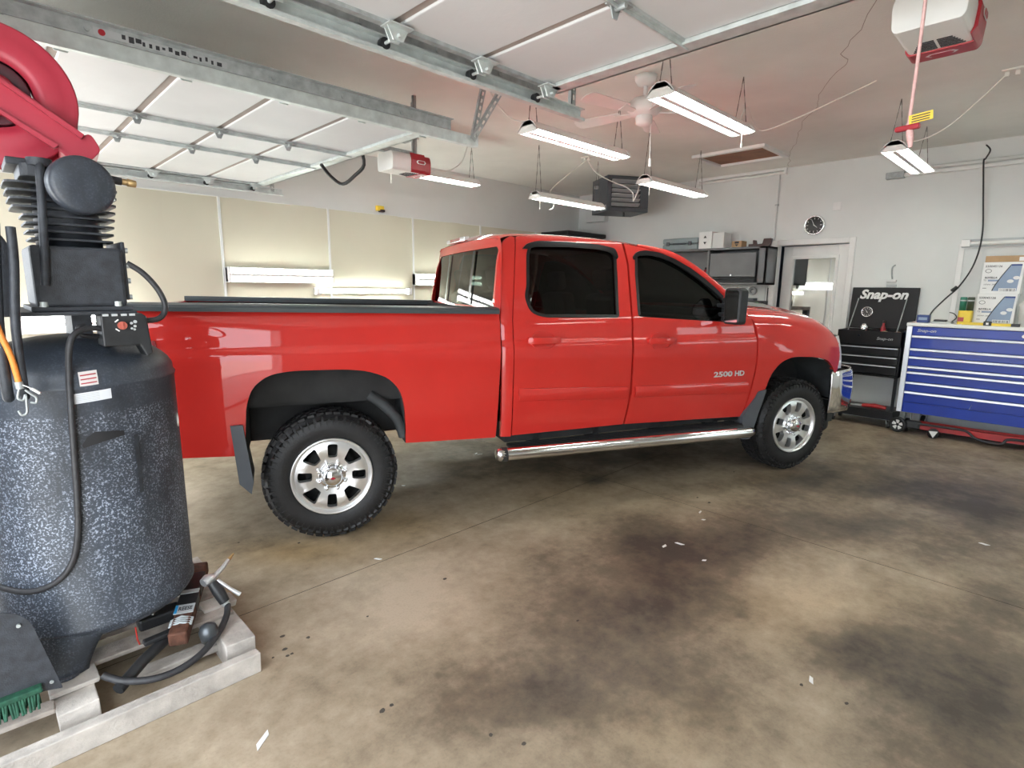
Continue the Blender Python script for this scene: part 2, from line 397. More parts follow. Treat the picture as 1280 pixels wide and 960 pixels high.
def stain_at(x, y):
    d = .30
    for cx, cy, ux, uy, vx, vy, s in FLOOR_PATCHES:
        det = ux * vy - uy * vx
        a = ((x - cx) * vy - (y - cy) * vx) / det; b = (ux * (y - cy) - uy * (x - cx)) / det
        q = a * a + b * b
        if q < 7: d += (.62 if s > 0 else .40) * s * math.exp(-q * .8)
    e = 0.12
    for cx, cy, ux, uy, vx, vy, s in YELLOW:
        det = ux * vy - uy * vx
        a = ((x - cx) * vy - (y - cy) * vx) / det; b = (ux * (y - cy) - uy * (x - cx)) / det
        q = a * a + b * b
        if q < 7: e += .8 * s * math.exp(-q * .8)
    d += .16 * max(0, min(1, (x - 3.5) / 3))          # darker towards the deep end of the bay
    return max(0, min(1, d)), max(0, min(1, e))
fl = MB().box((XL - .1, YF - .1, -.20), (XR + .1, YB + .1, -.012)).build('floor', M_joint)
struct(fl, 'stained tan concrete garage floor')
def slab(x0, x1, y0, y1, st):
    g = .0022; x0 += g; x1 -= g; y0 += g; y1 -= g
    nx = max(2, int((x1 - x0) / st)); ny = max(2, int((y1 - y0) / st)); b = MB()
    b.grid(lambda u, v: (x0 + (x1 - x0) * u, y0 + (y1 - y0) * v, 0), nx, ny)
    n0 = len(b.v)
    b.box((x0, y0, -.03), (x1, y1, -.0006))
    o = b.build('slab', M_conc, fl)
    ca = o.data.color_attributes.new('stain', 'FLOAT_COLOR', 'POINT'); buf = []
    for i, v in enumerate(o.data.vertices):
        d, e = stain_at(v.co.x, v.co.y) if i < n0 else (1.0, .1)
        buf += [d, e, 0, 1]
    ca.data.foreach_set('color', buf)
slab(XL, 3.68, YF, 2.66, .05); slab(XL, 3.68, 2.66, YB, .07); slab(3.68, XR, YF, 2.66, .06); slab(3.68, XR, 2.66, YB, .1)
struct(MB().box((-14, -14, -.1), (XL - .1, 20, -.01)).build('driveway', M_drive), 'pale concrete driveway outside the open doors')
struct(MB().box((XL - .1, YF - .1, ZC), (XR + .1, YB + .1, ZC + .15)).build('ceiling', M_ceil), 'dingy plaster ceiling with a crack')
ceil = bpy.data.objects['ceiling']
cp = [(3.75, 1.00), (4.11, 1.14), (4.5, 1.36), (4.75, 1.42), (5.2, 1.72), (5.6, 1.86), (6.1, 2.16), (6.6, 2.35), (7.0, 2.55), (7.5, 2.74), (7.95, 2.93)]
MB().tube([(x + random.uniform(-.03, .03), y + random.uniform(-.03, .03), ZC) for x, y in smooth([(a, b, 0) for a, b in cp], 4) for x, y in [(x, y)]] if False else [(p.x + random.uniform(-.02, .02), p.y + random.uniform(-.02, .02), ZC) for p in smooth([(a, b, 0) for a, b in cp], 4)], .0024, 4).build('crack', M_gapbrown, ceil)
# back wall with beige panels
wb = struct(MB().box((XL - .1, YB, -.1), (XR + .1, YB + .12, ZC)).build('wall_back', M_wall), 'white upper wall over shiny beige panels')
X = 2.01 - 1.22 * 2
X0 = XL
pm = {}
xs = [XL] + [2.01 + 1.22 * k for k in range(-1, 5)] + [XR]
for k in range(len(xs) - 1):
    x0, x1 = xs[k] + .005, xs[k + 1] - .005
    ph = random.uniform(0, 6); b = MB()
    b.grid(lambda u, v: (x0 + (x1 - x0) * u, YB - .010 - .010 * math.sin(u * 9 + ph) * math.sin(PI * u) * (.3 + v) * .6 - .004 * math.sin(v * 7 + ph), .02 + 2.48 * v), 24, 12)
    b.box((x0, YB - .004, .02), (x1, YB - .001, 2.5)); b.build('panel', M_beige, wb, solid=.0)
for x in xs[1:-1]:
    MB().box((x - .012, YB - .022, .02), (x + .012, YB - .001, 2.5)).build('panel_joint_strip', M_wall, wb)
MB().box((XL, YB - .016, 2.495), (XR, YB - .001, 2.515)).build('panel_top_strip', M_wall, wb)
# right wall with the doorway
wr = MB()
wr.box((XR, YF - .1, -.1), (XR + .12, 2.10, ZC)); wr.box((XR, 3.0, -.1), (XR + .12, YB, ZC)); wr.box((XR, 2.10, 2.20), (XR + .12, 3.0, ZC)); wr.box((XR, 2.10, -.1), (XR + .12, 3.0, .10))
struct(wr.build('wall_right', M_wall), 'white wall behind the tool chests')
wf = MB()
for a, c in (((XL - .1, -.1), (5.7, ZC)), ((7.5, -.1), (XR + .1, ZC)), ((5.7, -.1), (7.5, 1.0)), ((5.7, 2.2), (7.5, ZC))): wf.box((a[0], YF - .12, a[1]), (c[0], YF, c[1]))
struct(wf.build('wall_front', M_wall), 'white wall behind the camera with a window')
wn = bpy.data.objects.new('window_1', None); C.objects.link(wn); struct(wn, 'plain white framed window behind the camera'); wn.location = (6.6, YF, 1.0); OFF['window_1'] = Vector((6.6, YF, 1.0))
wf = MB()
for a, c in (((5.7, 1.0), (5.76, 2.2)), ((7.44, 1.0), (7.5, 2.2)), ((5.76, 1.0), (7.44, 1.06)), ((5.76, 2.14), (7.44, 2.2)), ((6.57, 1.06), (6.63, 2.14))): wf.box((a[0], YF - .10, a[1]), (c[0], YF + .01, c[1]))
wf.build('window_frame', M_white, wn)
for x0, x1 in ((5.76, 6.57), (6.63, 7.44)): MB().box((x0, YF - .06, 1.06), (x1, YF - .054, 2.14)).build('pane', M_glass, wn)
wl = MB()
for y0, y1, z0, z1 in ((YF, -.95, -.1, ZC), (2.22, 3.02, -.1, ZC), (6.16, YB, -.1, ZC), (-.95, 2.22, 2.47, ZC), (3.02, 6.16, 2.47, ZC)): wl.box((XL - .14, y0, z0), (XL, y1, z1))
struct(wl.build('wall_left', M_wall), 'white wall with the two open garage doorways')
# door casing
t1 = MB()
t1.box((XR - .022, 2.99, .10), (XR, 3.06, 2.255)); t1.box((XR - .022, 2.05, .10), (XR, 2.12, 2.255)); t1.box((XR - .022, 2.12, 2.19), (XR, 2.99, 2.255))
t1.box((XR, 2.10, .1), (XR + .12, 2.125, 2.2)); t1.box((XR, 2.985, .1), (XR + .12, 3.0, 2.2)); t1.box((XR, 2.1, 2.19), (XR + .12, 3.0, 2.2))
struct(t1.build('trim_1', M_white, bevel=.004), 'white door casing')
# hall beyond
hb = MB()
hb.box((9.3, 1.2, 0), (9.4, 4.6, 2.7)); hb.box((XR + .12, 4.5, 0), (9.3, 4.6, 2.7)); hb.box((XR + .12, 1.2, 0), (9.3, 1.3, 2.7)); hb.box((XR + .12, 1.2, 2.6), (9.4, 4.6, 2.7)); hb.box((XR + .12, 1.2, 0), (9.4, 4.6, .1))
struct(hb.build('wall_hall', M_hall), 'blue grey hall behind the ajar door')
# door leaf, ajar, hinged on its right side
dd = bpy.data.objects.new('door_1', None); C.objects.link(dd); dd['kind'] = 'structure'; dd['label'] = 'white half glazed door standing ajar'
dd.location = (XR + .05, 2.13, .12); dd.rotation_euler = (0, 0, math.radians(-9)); OFF['door_1'] = Vector((0, 0, 0))
df = MB()
W, H = .85, 2.06
def leaf(x, z): return (0, -0 + x, z)
Md = frame((0, 0, 0), (0, 1, 0), (0, 0, 1))    # z of Md is +x
for poly in (rect(0, 0, .13, H), rect(W - .13, 0, W, H), rect(.13, H - .15, W - .13, H), rect(.13, 0, W - .13, .95)): df.prism(poly, Md, .042)
df.build('door_leaf', M_white, dd, local=True, bevel=.003)
fr = MB()
for poly in (rect(.11, .93, .15, H - .13), rect(W - .15, .93, W - .11, H - .13), rect(.15, H - .17, W - .15, H - .13), rect(.15, .93, W - .15, .97)): fr.prism(poly, frame((-.012, 0, 0), (0, 1, 0), (0, 0, 1)), .066)
fr.build('window_frame', M_white, dd, local=True, bevel=.004)
MB().box((.016, .14, .96), (.022, W - .14, H - .16)).build('pane', M_film, dd, local=True)
MB().cyl((-.05, W - .06, .92), (.0, W - .06, .92), .028, 14).cyl((-.02, W - .06, .92), (0, W - .06, .92), .034, 14).build('door_knob', M_brass, dd, local=True)
for z in (.25, 1.0, 1.8): MB().cyl((-.006, -.006, z), (-.006, -.006, z + .09), .008, 8).build('hinge', M_galv, dd, local=True)
# window recess far right of the wall
t2 = MB()
for a, b in (((XR - .018, .97, 1.25), (XR, 1.02, 2.12)), ((XR - .018, -.45, 1.25), (XR, -.40, 2.12)), ((XR - .018, -.40, 2.07), (XR, .97, 2.12)), ((XR - .03, -.45, 1.20), (XR, 1.02, 1.25))): t2.box(a, b)
struct(t2.build('trim_2', M_white, bevel=.003), 'white moulding around the boarded panel')
# raceway high on the right wall, with the cable
rw = thing('wall_conduit', 'long white conduit trunk high on right wall above blue chest', 'conduit', (XR, 0, 2.9))
MB().box((XR - .07, -2.5, 2.915), (XR, 1.68, 2.95)).build('trunk', M_white, rw, bevel=.004)
MB().cyl((XR - .05, -2.5, 2.985), (XR - .05, 1.60, 2.985), .022, 10).build('pipe', M_wall, rw)
MB().box((XR - .09, 1.62, 2.90), (XR, 1.80, 2.97)).build('junction_box', M_galvd, rw, bevel=.004)
wc = MB().tube(smooth([(7.96, .91, 3.14), (7.95, .87, 3.08), (7.97, .90, 3.0), (7.95, .91, 2.96), (7.96, .87, 2.6), (7.96, .83, 2.2), (7.95, .86, 1.9), (7.9, .95, 1.66), (7.85, 1.05, 1.52), (7.78, 1.14, 1.38), (7.74, 1.17, 1.285)], 6), .008, 6).build('power_cable', M_black)
tag(wc, 'black power cable drooping down right wall to blue chest', 'cable')
cn = MB().cyl((7.89, .97, 1.645), (7.87, 1.01, 1.60), .02, 8).build('cable_joint', M_black, wc)
t = thing('conduit_pipe', 'thin vertical conduit running up the wall beside the door', 'conduit', (XR, 3.05, 2.26))
MB().cyl((XR - .02, 3.05, 2.26), (XR - .02, 3.05, 3.15), .012, 8).build('pipe', M_wall, t)
MB().box((XR - .035, 3.03, 2.72), (XR, 3.07, 2.74)).build('clip', M_lgrey, t)
# unlit strip fixture along the top of the wall
t = thing('strip_light', 'unlit white strip light along the top of right wall', 'light', (XR, 3.6, 3.17))
MB().box((XR - .06, 2.95, 3.165), (XR, 4.2, 3.203)).build('housing', M_white, t, bevel=.004)
MB().cyl((XR - .045, 2.97, 3.135), (XR - .045, 4.18, 3.135), .016, 10).build('tube', M_whitep, t)
for y in (2.95, 4.18): MB().box((XR - .07, y, 3.115), (XR, y + .025, 3.17)).build('end_cap', M_white, t)
t = thing('strip_light', 'unlit white strip light above oil boxes on right wall', 'light', (XR, .4, 2.12))
MB().box((XR - .05, -.6, 2.08), (XR, 1.0, 2.165)).build('housing', M_lgrey, t, bevel=.004)
MB().cyl((XR - .06, -.6, 2.12), (XR - .06, .93, 2.12), .022, 10).build('tube', M_whitep, t)
MB().box((XR - .085, .92, 2.085), (XR, 1.0, 2.16)).build('end_cap', M_white, t, bevel=.004)
# clock, box
t = thing('wall_clock', 'round chrome wall clock with a black dial above door', 'clock', (XR, 2.55, 2.43))
Mc = frame((XR - .001, 2.55, 2.43), (0, -1, 0), (0, 0, 1)); Mc = Mc @ Matrix.Rotation(PI, 4, 'Y') if False else frame((XR - .001, 2.55, 2.43), (0, -1, 0), (0, 0, 1))
# Mc z axis = x cross y = (-1,0,0): towards the room
MB().lathe([(0, .0), (.128, .0), (.13, .02), (.122, .034), (.112, .036), (.104, .028)], Mc, 40).build('bezel', M_chrome, t)
MB().lathe([(.106, .026), (.100, .030), (.0, .030)], Mc, 40).build('dial', M_gauge, t)
mk = MB()
for k in range(12):
    a = PI / 6 * k; r0 = .072 if k % 3 == 0 else .082
    mk.prism(rect(-.003, r0, .003, .096), Mc @ Matrix.Translation((0, 0, .0302)) @ Matrix.Rotation(-a, 4, 'Z'), .001)
mk.build('hour_marks', M_white, t)
for nm, a, L, wd in (('hour_hand', math.radians(130), .05, .006), ('minute_hand', math.radians(-25), .08, .004)):
    MB().prism([(-wd, -.012), (wd, -.012), (wd * .4, L), (-wd * .4, L)], Mc @ Matrix.Translation((0, 0, .033)) @ Matrix.Rotation(-a, 4, 'Z'), .002).build(nm, M_white, t)
t = thing('wall_plate', 'small square white plate on right wall beside clock', 'plate', (XR, 2.31, 2.65))
MB().box((XR - .018, 2.26, 2.60), (XR, 2.355, 2.695)).build('cover', M_white, t, bevel=.006)
MB().cyl((XR - .022, 2.307, 2.645), (XR - .018, 2.307, 2.645), .028, 16).build('knob', M_white, t)
# attic hatch
t = thing('attic_hatch', 'brown board attic hatch framed in the ceiling', 'hatch', (6.93, 3.12, ZC))
b = MB()
for a, c in (((6.55, 2.68), (7.30, 2.73)), ((6.55, 3.51), (7.30, 3.56)), ((6.55, 2.73), (6.61, 3.51)), ((7.24, 2.73), (7.30, 3.51))): b.box((a[0], a[1], ZC - .035), (c[0], c[1], ZC))
b.build('hatch_frame', M_white, t, bevel=.004)
MB().box((6.60, 2.72, ZC - .006), (7.25, 3.52, ZC)).build('hatch_board', M_brownboard, t)
# ================================================================== OVERHEAD GARAGE DOORS
ZD = 2.60
def overhead_door(y0, y1, label, stiles, hinges_far):
    t = thing('garage_door', label, 'garage door', (1.0, (y0 + y1) / 2, ZD))
    xs = [2.27, 1.80, 1.335, .87, .40, -.07]
    pn = None
    for k in range(5):
        x1, x0 = xs[k] - .02, xs[k + 1] + .02
        b = MB(); b.box((x0, y0, ZD + .012), (x1, y1, ZD + .055))
        # end stiles and shallow pressed panel
        b.build('door_section', M_dooring, t, bevel=.006)
        MB().box((xs[k + 1] - .022, y0 + .01, ZD + .022), (xs[k + 1] + .022, y1 - .01, ZD + .05)).build('section_joint', M_gapbrown, t)
    MB().box((2.245, y0, ZD - .008), (2.335, y1, ZD + .01)).box((2.325, y0, ZD - .008), (2.335, y1, ZD + .06)).build('edge_channel', M_galv, t)
    for y in stiles:
        MB().box((-.1, y - .018, ZD), (2.3, y + .018, ZD + .011)).box((-.1, y - .004, ZD - .016), (2.3, y + .004, ZD)).build('stiffener', M_galv, t)
        for x in xs[1:5]:
            MB().box((x - .045, y - .03, ZD - .006), (x + .045, y + .03, ZD)).cyl((x, y - .03, ZD - .012), (x, y + .03, ZD - .012), .010, 8).prism([(-.03, 0), (.03, 0), (.012, -.04), (-.012, -.04)], frame((x, y + .02, ZD - .005), (1, 0, 0), (0, 0, 1)), .005).build('hinge', M_galvd, t)
    for y, s in ((y0, -1), (y1, 1)):
        MB().box((-.1, y - .03 if s > 0 else y, ZD - .004), (2.3, y if s > 0 else y + .03, ZD + .012)).build('end_stile', M_galvd, t)
        for x in xs[0:5]:
            xx = x if x < 2.2 else x - .03
            b = MB(); b.prism([(-.05, 0), (.05, 0), (.022, -.05), (-.022, -.05)], frame((xx, y - s * .035, ZD - .004), (1, 0, 0), (0, 0, 1)), .007)
            b.prism([(-.045, 0), (.045, 0), (.02, -.05), (-.02, -.05)], frame((xx, y - s * .006, ZD - .004), (1, 0, 0), (0, 0, 1)), .007)
            b.box((xx - .055, min(y, y - s * .07), ZD - .008), (xx + .055, max(y, y - s * .07), ZD - .002))
            b.cyl((xx, y - s * .06, ZD - .036), (xx, y + s * .075, ZD - .036), .007, 8)
            h = b.build('roller_bracket', M_galv, t)
            MB().cyl((xx, y + s * .052, ZD - .036), (xx, y + s * .078, ZD - .036), .023, 14).build('roller', M_black, h)
    return t
d1 = overhead_door(3.10, 6.06, 'raised white sectional garage door over the truck bed', (4.17, 4.80), True)
d2 = overhead_door(-.88, 2.06, 'raised white sectional garage door nearest the camera, overhead', (.0, .6, 1.3), True)
def track(y, s, label, x1, hang):
    """C channel with an angle on top and perforated hangers; opens towards s"""
    t = thing('door_track', label, 'door track', (1.0, y, ZD), group='steel door tracks')
    z = ZD - .066; b = MB()
    b.box((XL, y - .003, z), (x1, y + .003, z + .06))
    for zz in (z - .003, z + .057): b.box((XL, min(y, y + s * .034), zz), (x1, max(y, y + s * .034), zz + .006))
    b.box((XL, min(y + s * .03, y + s * .036), z), (x1, max(y + s * .03, y + s * .036), z + .012))
    b.build('channel', M_galv, t)
    MB().box((XL, y - .006, z + .064), (x1 - .24, y - .002, z + .125)).box((XL, min(y - .006, y - s * .04), z + .121), (x1 - .24, max(y - .006, y - s * .04), z + .125)).build('angle', M_galvd, t)
    for k in range(6):
        MB().cyl((.1 + k * .38, y - .014, z + .09), (.1 + k * .38, y + .012, z + .09), .011, 6).build('bolt', M_galvd, t)
    if y > 3 and s > 0:
        lt = MB().box((.50, y - .0075, z + .075), (1.02, y - .006, z + .105)).build('printed_label', M_lgrey, t)
        MB().cyl((.53, y - .0085, z + .09), (.53, y - .0075, z + .09), .013, 14).build('red_dot', M_red, lt)
        pk = MB()
        for k in range(16): pk.box((.60 + k * .025, y - .0083, z + random.choice((.078, .085))), (.60 + k * .025 + random.uniform(.008, .022), y - .0075, z + random.choice((.095, .103))))
        pk.build('label_print', M_ink, lt)
    for (xa, ya, xb, yb) in hang:
        a = Vector((xa, ya, z + .03)); c = Vector((xb, yb, ZC)); L = (c - a).length; b = MB()
        z_ = (c - a).normalized(); x_ = Vector((1, 0, 0)); y_ = z_.cross(x_).normalized(); x_ = y_.cross(z_)
        M = Matrix.Identity(4)
        for i in range(3): M[i][0], M[i][1], M[i][2], M[i][3] = x_[i], y_[i], z_[i], a[i]
        n = int(L / .05); hole = []
        # perforated strip: two rails and rungs leave real slots
        b.box((-.018, 0, 0), (-.008, .003, L), M); b.box((.008, 0, 0), (.018, .003, L), M)
        for k in range(n + 1): b.box((-.008, 0, k * L / n * .97), (.008, .003, k * L / n * .97 + .022), M)
        b.box((-.018, 0, 0), (-.015, .026, L), M)
        b.build('hanger', M_galvd, t)
    return t
track(3.02, 1, 'long galvanised door track hanging left, nearer side of the raised door', 2.62, ((2.58, 3.02, 2.75, 3.02), (2.56, 3.0, 2.92, 2.85), (.2, 3.02, .3, 3.02)))
track(6.155, -1, 'galvanised door track along the back wall', 2.55, ((2.45, 6.15, 2.45, 6.15),))
track(2.15, -1, 'galvanised door track overhead at top of frame with rollers', 2.64, ((2.58, 2.15, 2.58, 2.15), (1.95, 2.16, 2.0, 2.35), (1.9, 2.16, 2.12, 2.42)))
track(-.97, 1, 'galvanised door track of the nearest door, beyond the frame', 2.64, ((2.5, -.97, 2.5, -.97),))
# openers
def opener(name, label, x0, y, z, k_=1.0):
    t = thing(name, label, 'door opener', (x0, y, z))
    prof = [(-.115 * k_, .15), (-.135 * k_, .10), (-.128 * k_, .015), (-.115 * k_, 0), (.115 * k_, 0), (.128 * k_, .015), (.135 * k_, .10), (.115 * k_, .15)]
    L = .40 * k_
    MB().prism(rounded(prof, .02, 3), frame((x0, y, z), (0, 1, 0), (0, 0, 1)), L).build('body', M_whitep, t, bevel=.008)
    pc = [(p[0] * 1.05, p[1] * 1.03 - .006) for p in prof]
    MB().prism(rounded(pc, .02, 3), frame((x0 + L - .085, y, z), (0, 1, 0), (0, 0, 1)), .105).build('lens_cover', M_red, t, bevel=.010)
    q = lambda a, c: (-a * k_, c)
    MB().prism([q(.142, .02), q(.146, .10), q(.12, .158), q(.11, .158), q(.13, .10), q(.125, .012), q(.118, -.003), q(.124, -.003)], frame((x0 + .20 * k_, y, z), (0, 1, 0), (0, 0, 1)), L - .24 * k_).build('side_cover', M_red, t, bevel=.003)
    v = MB()
    for k in range(6):
        w0 = .085 - .006 * (5 - k)
        xa = x0 + L - .105 - (5 - k) * .018
        v.box((xa, y - w0, z - .003), (xa + .008, y - .005, z + .002)); v.box((xa, y + .005, z - .003), (xa + .008, y + w0, z + .002))
    v.build('vent_slots', M_ink, t)
    hexa = lambda s: [(-.070 * s, 0), (-.05 * s, .022 * s), (.05 * s, .022 * s), (.070 * s, 0), (.05 * s, -.022 * s), (-.05 * s, -.022 * s)]
    e = MB().prism(hexa(.8), frame((x0 + L - .035, y, z - .0065), (0, -1, 0), (1, 0, 0)), .002).build('emblem', M_badge, t)
    MB().prism(hexa(.6), frame((x0 + L - .035, y, z - .0088), (0, -1, 0), (1, 0, 0)), .002).build('emblem_field', M_red, e)
    e = MB().prism(hexa(.7), frame((x0 + L - .09, y - .1475 * k_, z + .085), (1, 0, 0), (0, 0, 1)), .003).build('emblem', M_badge, t)
    MB().prism(hexa(.52), frame((x0 + L - .09, y - .1475 * k_ - .0031, z + .085), (1, 0, 0), (0, 0, 1)), .002).build('emblem_field', M_red, e)
    MB().box((x0 - 2.5, y - .018, z + .15), (x0 + .3, y + .018, z + .195)).build('rail', M_galvd, t)
    for (dx, dy) in ((.26, -.08), (.36, .08)):
        MB().box((x0 + dx - .014, y + dy - .002, z + .13), (x0 + dx + .014, y + dy + .002, ZC)).box((x0 + dx - .014, y + dy - .002, z + .13), (x0 + dx - .011, y + dy + .025, ZC)).build('hanger', M_galvd, t)
    MB().box((x0 + .25, y - .11, z + .28), (x0 + .28, y + .11, z + .285)).build('cross_bar', M_galvd, t)
    return t
t = opener('door_opener', 'white and red door opener hanging behind the truck bed door', 2.68, 4.30, 2.565, .92)
# bent black arm between this opener's rail and the door edge
pa = smooth([(2.24, 4.58, 2.585), (2.34, 4.62, 2.51), (2.44, 4.60, 2.455), (2.47, 4.44, 2.51), (2.48, 4.30, 2.58), (2.45, 4.30, 2.72)], 4)
MB().tube(pa, .015, 4).build('arm_bar', M_black, t)
opener('door_opener', 'white and red door opener nearest camera at top right', 2.69, .535, 2.575, .90)
# release rope
t = thing('release_rope', 'pink door release rope with red handle and yellow tag', 'rope', (2.3, .47, 2.12))
MB().tube(smooth([(2.29, .47, 2.74), (2.30, .47, 2.5), (2.30, .47, 2.3), (2.30, .472, 2.14)], 5), .0055, 6).build('rope', M_pink, t)
MB().tube([(2.30, .472, 2.14), (2.302, .465, 2.10), (2.304, .46, 2.06)], [.009, .012, .006], 6).build('rope_end', M_pink, t)
MB().cbox((2.30, .475, 2.125), (.022, .075, .018), Matrix.Rotation(-.2, 3, 'Z')).build('handle', M_red, t, bevel=.006)
MB().cbox((2.288, .438, 2.150), (.003, .066, .028), Matrix.Rotation(-.1, 3, 'X')).build('warning_tag', M_yellow, t)
mk = MB()
for k in range(3): mk.cbox((2.286, .438, 2.157 - k * .008), (.002, .05, .003), Matrix.Rotation(-.1, 3, 'X'))
mk.build('tag_print', M_ink, t)
t.location = Vector(t.location) + Vector((.075, .0155, .02))
# ================================================================== LIGHTS
def shop_light(p0, label, cord=True, L=1.24, lit=True):
    """hanging twin tube reflector fitting, long axis +x, p0 the near end of the underside"""
    t = thing('shop_light', label, 'light', p0, group='hanging shop lights')
    b = MB(); prof = [(-.105, 0), (-.06, .05), (-.03, .075), (.03, .075), (.06, .05), (.105, 0), (.10, 0), (.055, .042), (-.055, .042), (-.10, 0)]
    b.prism(prof, frame((0, 0, 0), (0, 1, 0), (0, 0, 1)), L)
    b.build('reflector', M_white, t, local=True)
    for x in (0, L - .012):
        MB().prism(rounded([(-.105, 0), (-.07, .055), (-.03, .08), (.03, .08), (.07, .055), (.105, 0), (.07, -.008), (-.07, -.008)], .01, 2), frame((x, 0, 0), (0, 1, 0), (0, 0, 1)), .012).build('end_cap', M_whitep, t, local=True)
    for s in (-1, 1): MB().cyl((.02, s * .048, .012), (L - .02, s * .048, .012), .019, 10).build('tube', M_tube, t, local=True)
    MB().box((.02, -.02, -.009), (L - .02, .02, .042)).build('ballast_cover', M_white, t, local=True)
    h = ZC - p0[2]
    for x in (.06, L - .06):
        for s in (-1, 1):
            b = MB(); n = max(4, int((h - .07) / .045))
            for k in range(n):
                a0 = Vector((x, s * .045 * (1 - k / n), .07 + (h - .07) * k / n)); a1 = Vector((x, s * .045 * (1 - (k + 1) / n), .07 + (h - .07) * (k + 1) / n))
                b.tube([a0, a1], .0022 if k % 2 else .0036, 4)
            b.build('chain', M_chain, t, local=True)
    if cord: MB().tube([(.06, -.03, 0), (.06, -.03, -.10)], .003, 5).cyl((.06, -.03, -.10), (.06, -.03, -.125), .006, 6).build('pull_cord', M_cord, t, local=True)
    return t
shop_light((3.28, 2.03, 2.80), 'brightest hanging shop light, largest, beside the ceiling fan', False)
t = bpy.data.objects['shop_light']
MB().tube([(1.16, -.03, 0), (1.16, -.03, -.10)], .003, 5).cyl((1.16, -.03, -.09), (1.16, -.03, -.12), .006, 6).build('pull_cord', M_cord, t, local=True)
shop_light((3.18, 3.10, 2.758), 'hanging shop light left of the ceiling fan', False)
shop_light((3.23, 5.20, 2.77), 'hanging shop light just below the door opener over the truck bed')
shop_light((4.84, 4.58, 2.614), 'hanging shop light left of the dark unit heater')
shop_light((5.21, 3.355, 2.687), 'hanging shop light right of the dark unit heater')
shop_light((5.81, 1.28, 2.78), 'hanging shop light near right wall below the yellow tagged rope', False)
for p, q in (((3.3, -.6, 2.78), 'nearest the camera'), ((5.8, -.9, 2.78), 'nearest the blue chest'), ((5.8, -2.9, 2.78), 'by the window'), ((3.0, -2.9, 2.78), 'furthest from the truck')): shop_light(p, 'hanging shop light out of frame to the right, ' + q, False)
def wall_light(x, z, label, L=1.19, glow=M_tube, cover=True):
    t = thing('wall_light', label, 'light', (x, YB - .02, z), group='lights on the beige wall')
    MB().box((0, -.075, -.08), (L, 0, .08)).build('housing', M_white, t, local=True, bevel=.006) if cover else MB().box((0, -.03, -.03), (L, 0, .03)).build('housing', M_white, t, local=True)
    if cover:
        for s in (-1, 1): MB().cyl((.02, -.095, s * .045), (L - .02, -.095, s * .045), .020, 10).build('tube', M_tube, t, local=True)
        MB().box((.02, -.125, -.014), (L - .02, -.075, .014)).build('ballast_cover', M_white, t, local=True, bevel=.003)
        for x_ in (0, L - .018): MB().box((x_, -.118, -.082), (x_ + .018, 0, .082)).build('end_cap', M_white, t, local=True, bevel=.004)
    else:
        MB().cyl((.05, -.06, 0), (L - .05, -.06, 0), .019, 10).build('tube', M_tube, t, local=True)
        for x_ in (0, L - .05): MB().box((x_, -.085, -.045), (x_ + .05, 0, .045)).build('end_cap', M_white, t, local=True, bevel=.006)
wall_light(2.02, 1.692, 'wall light on beige wall, left one of the upper pair')
wall_light(4.42, 1.680, 'wall light on beige wall, partly behind the truck cab')
wall_light(3.00, 1.520, 'bare tube wall light on beige wall, lower than the others', 1.36, cover=False)
wall_light(.30, 1.22, 'wall light seen under the compressor pump', 1.0)
# cords
def cord(name, label, pts, r=.006, mt=None, cat='cord', n=6):
    o = MB().tube(smooth(pts, n), r, 6).build(name, mt or M_cord); tag(o, label, cat); return o
o = cord('light_cord', 'white cord looping from ceiling outlet to the heater light', [(5.76, 4.54, 3.17), (5.75, 4.40, 3.0), (5.78, 4.15, 2.86), (5.74, 3.95, 2.78), (5.68, 3.80, 2.68), (5.72, 3.82, 2.60), (5.70, 3.75, 2.70), (5.50, 3.60, 2.76), (5.26, 3.42, 2.77)])
o = cord('light_cord', 'white cord dropping from ceiling outlet to the left light', [(5.74, 4.56, 3.17), (5.60, 4.72, 3.0), (5.45, 4.85, 2.83), (5.36, 4.80, 2.74), (5.33, 4.72, 2.70), (5.36, 4.75, 2.58), (5.32, 4.78, 2.55)])
o = cord('light_cord', 'white cord sagging along the ceiling from the fan', [(5.22, 1.32, 3.195), (5.2, 1.55, 3.12), (5.25, 1.9, 3.04), (5.32, 2.2, 3.01), (5.1, 2.2, 3.03), (4.6, 2.05, 3.02), (4.45, 2.03, 2.88)])
o = cord('light_cord', 'white cord from ceiling outlet to the light near right wall', [(5.67, .60, 3.17), (5.72, .72, 3.06), (5.80, .90, 2.92), (5.86, 1.04, 2.86), (5.9, 1.14, 2.85), (5.95, 1.25, 2.86)])
o = cord('light_cord', 'white cord trailing left of the fan to hanging light', [(3.0, 3.45, 3.195), (3.02, 3.36, 3.08), (3.05, 3.28, 2.95), (3.12, 3.2, 2.85), (3.2, 3.12, 2.83)])
o = cord('light_cord', 'white cord over the hanging light by the door opener', [(4.35, 5.2, 3.195), (4.25, 5.2, 3.0), (4.05, 5.18, 2.88), (3.8, 5.12, 2.83), (3.6, 5.08, 2.74), (3.5, 5.1, 2.83)])
for x, y, lb in ((5.75, 4.55, 'small white ceiling outlet feeding the two cords by heater'), (5.67, .56, 'small cream ceiling outlet at far right')):
    t = thing('ceiling_outlet', lb, 'outlet', (x, y, ZC))
    MB().box((x - .05, y - .06, ZC - .012), (x + .05, y + .06, ZC)).build('plate', M_cord, t, bevel=.003)
    for s in (-.03, .03): MB().box((x - .015, y + s - .014, ZC - .045), (x + .015, y + s + .014, ZC - .012)).build('plug', M_cord, t, bevel=.004)
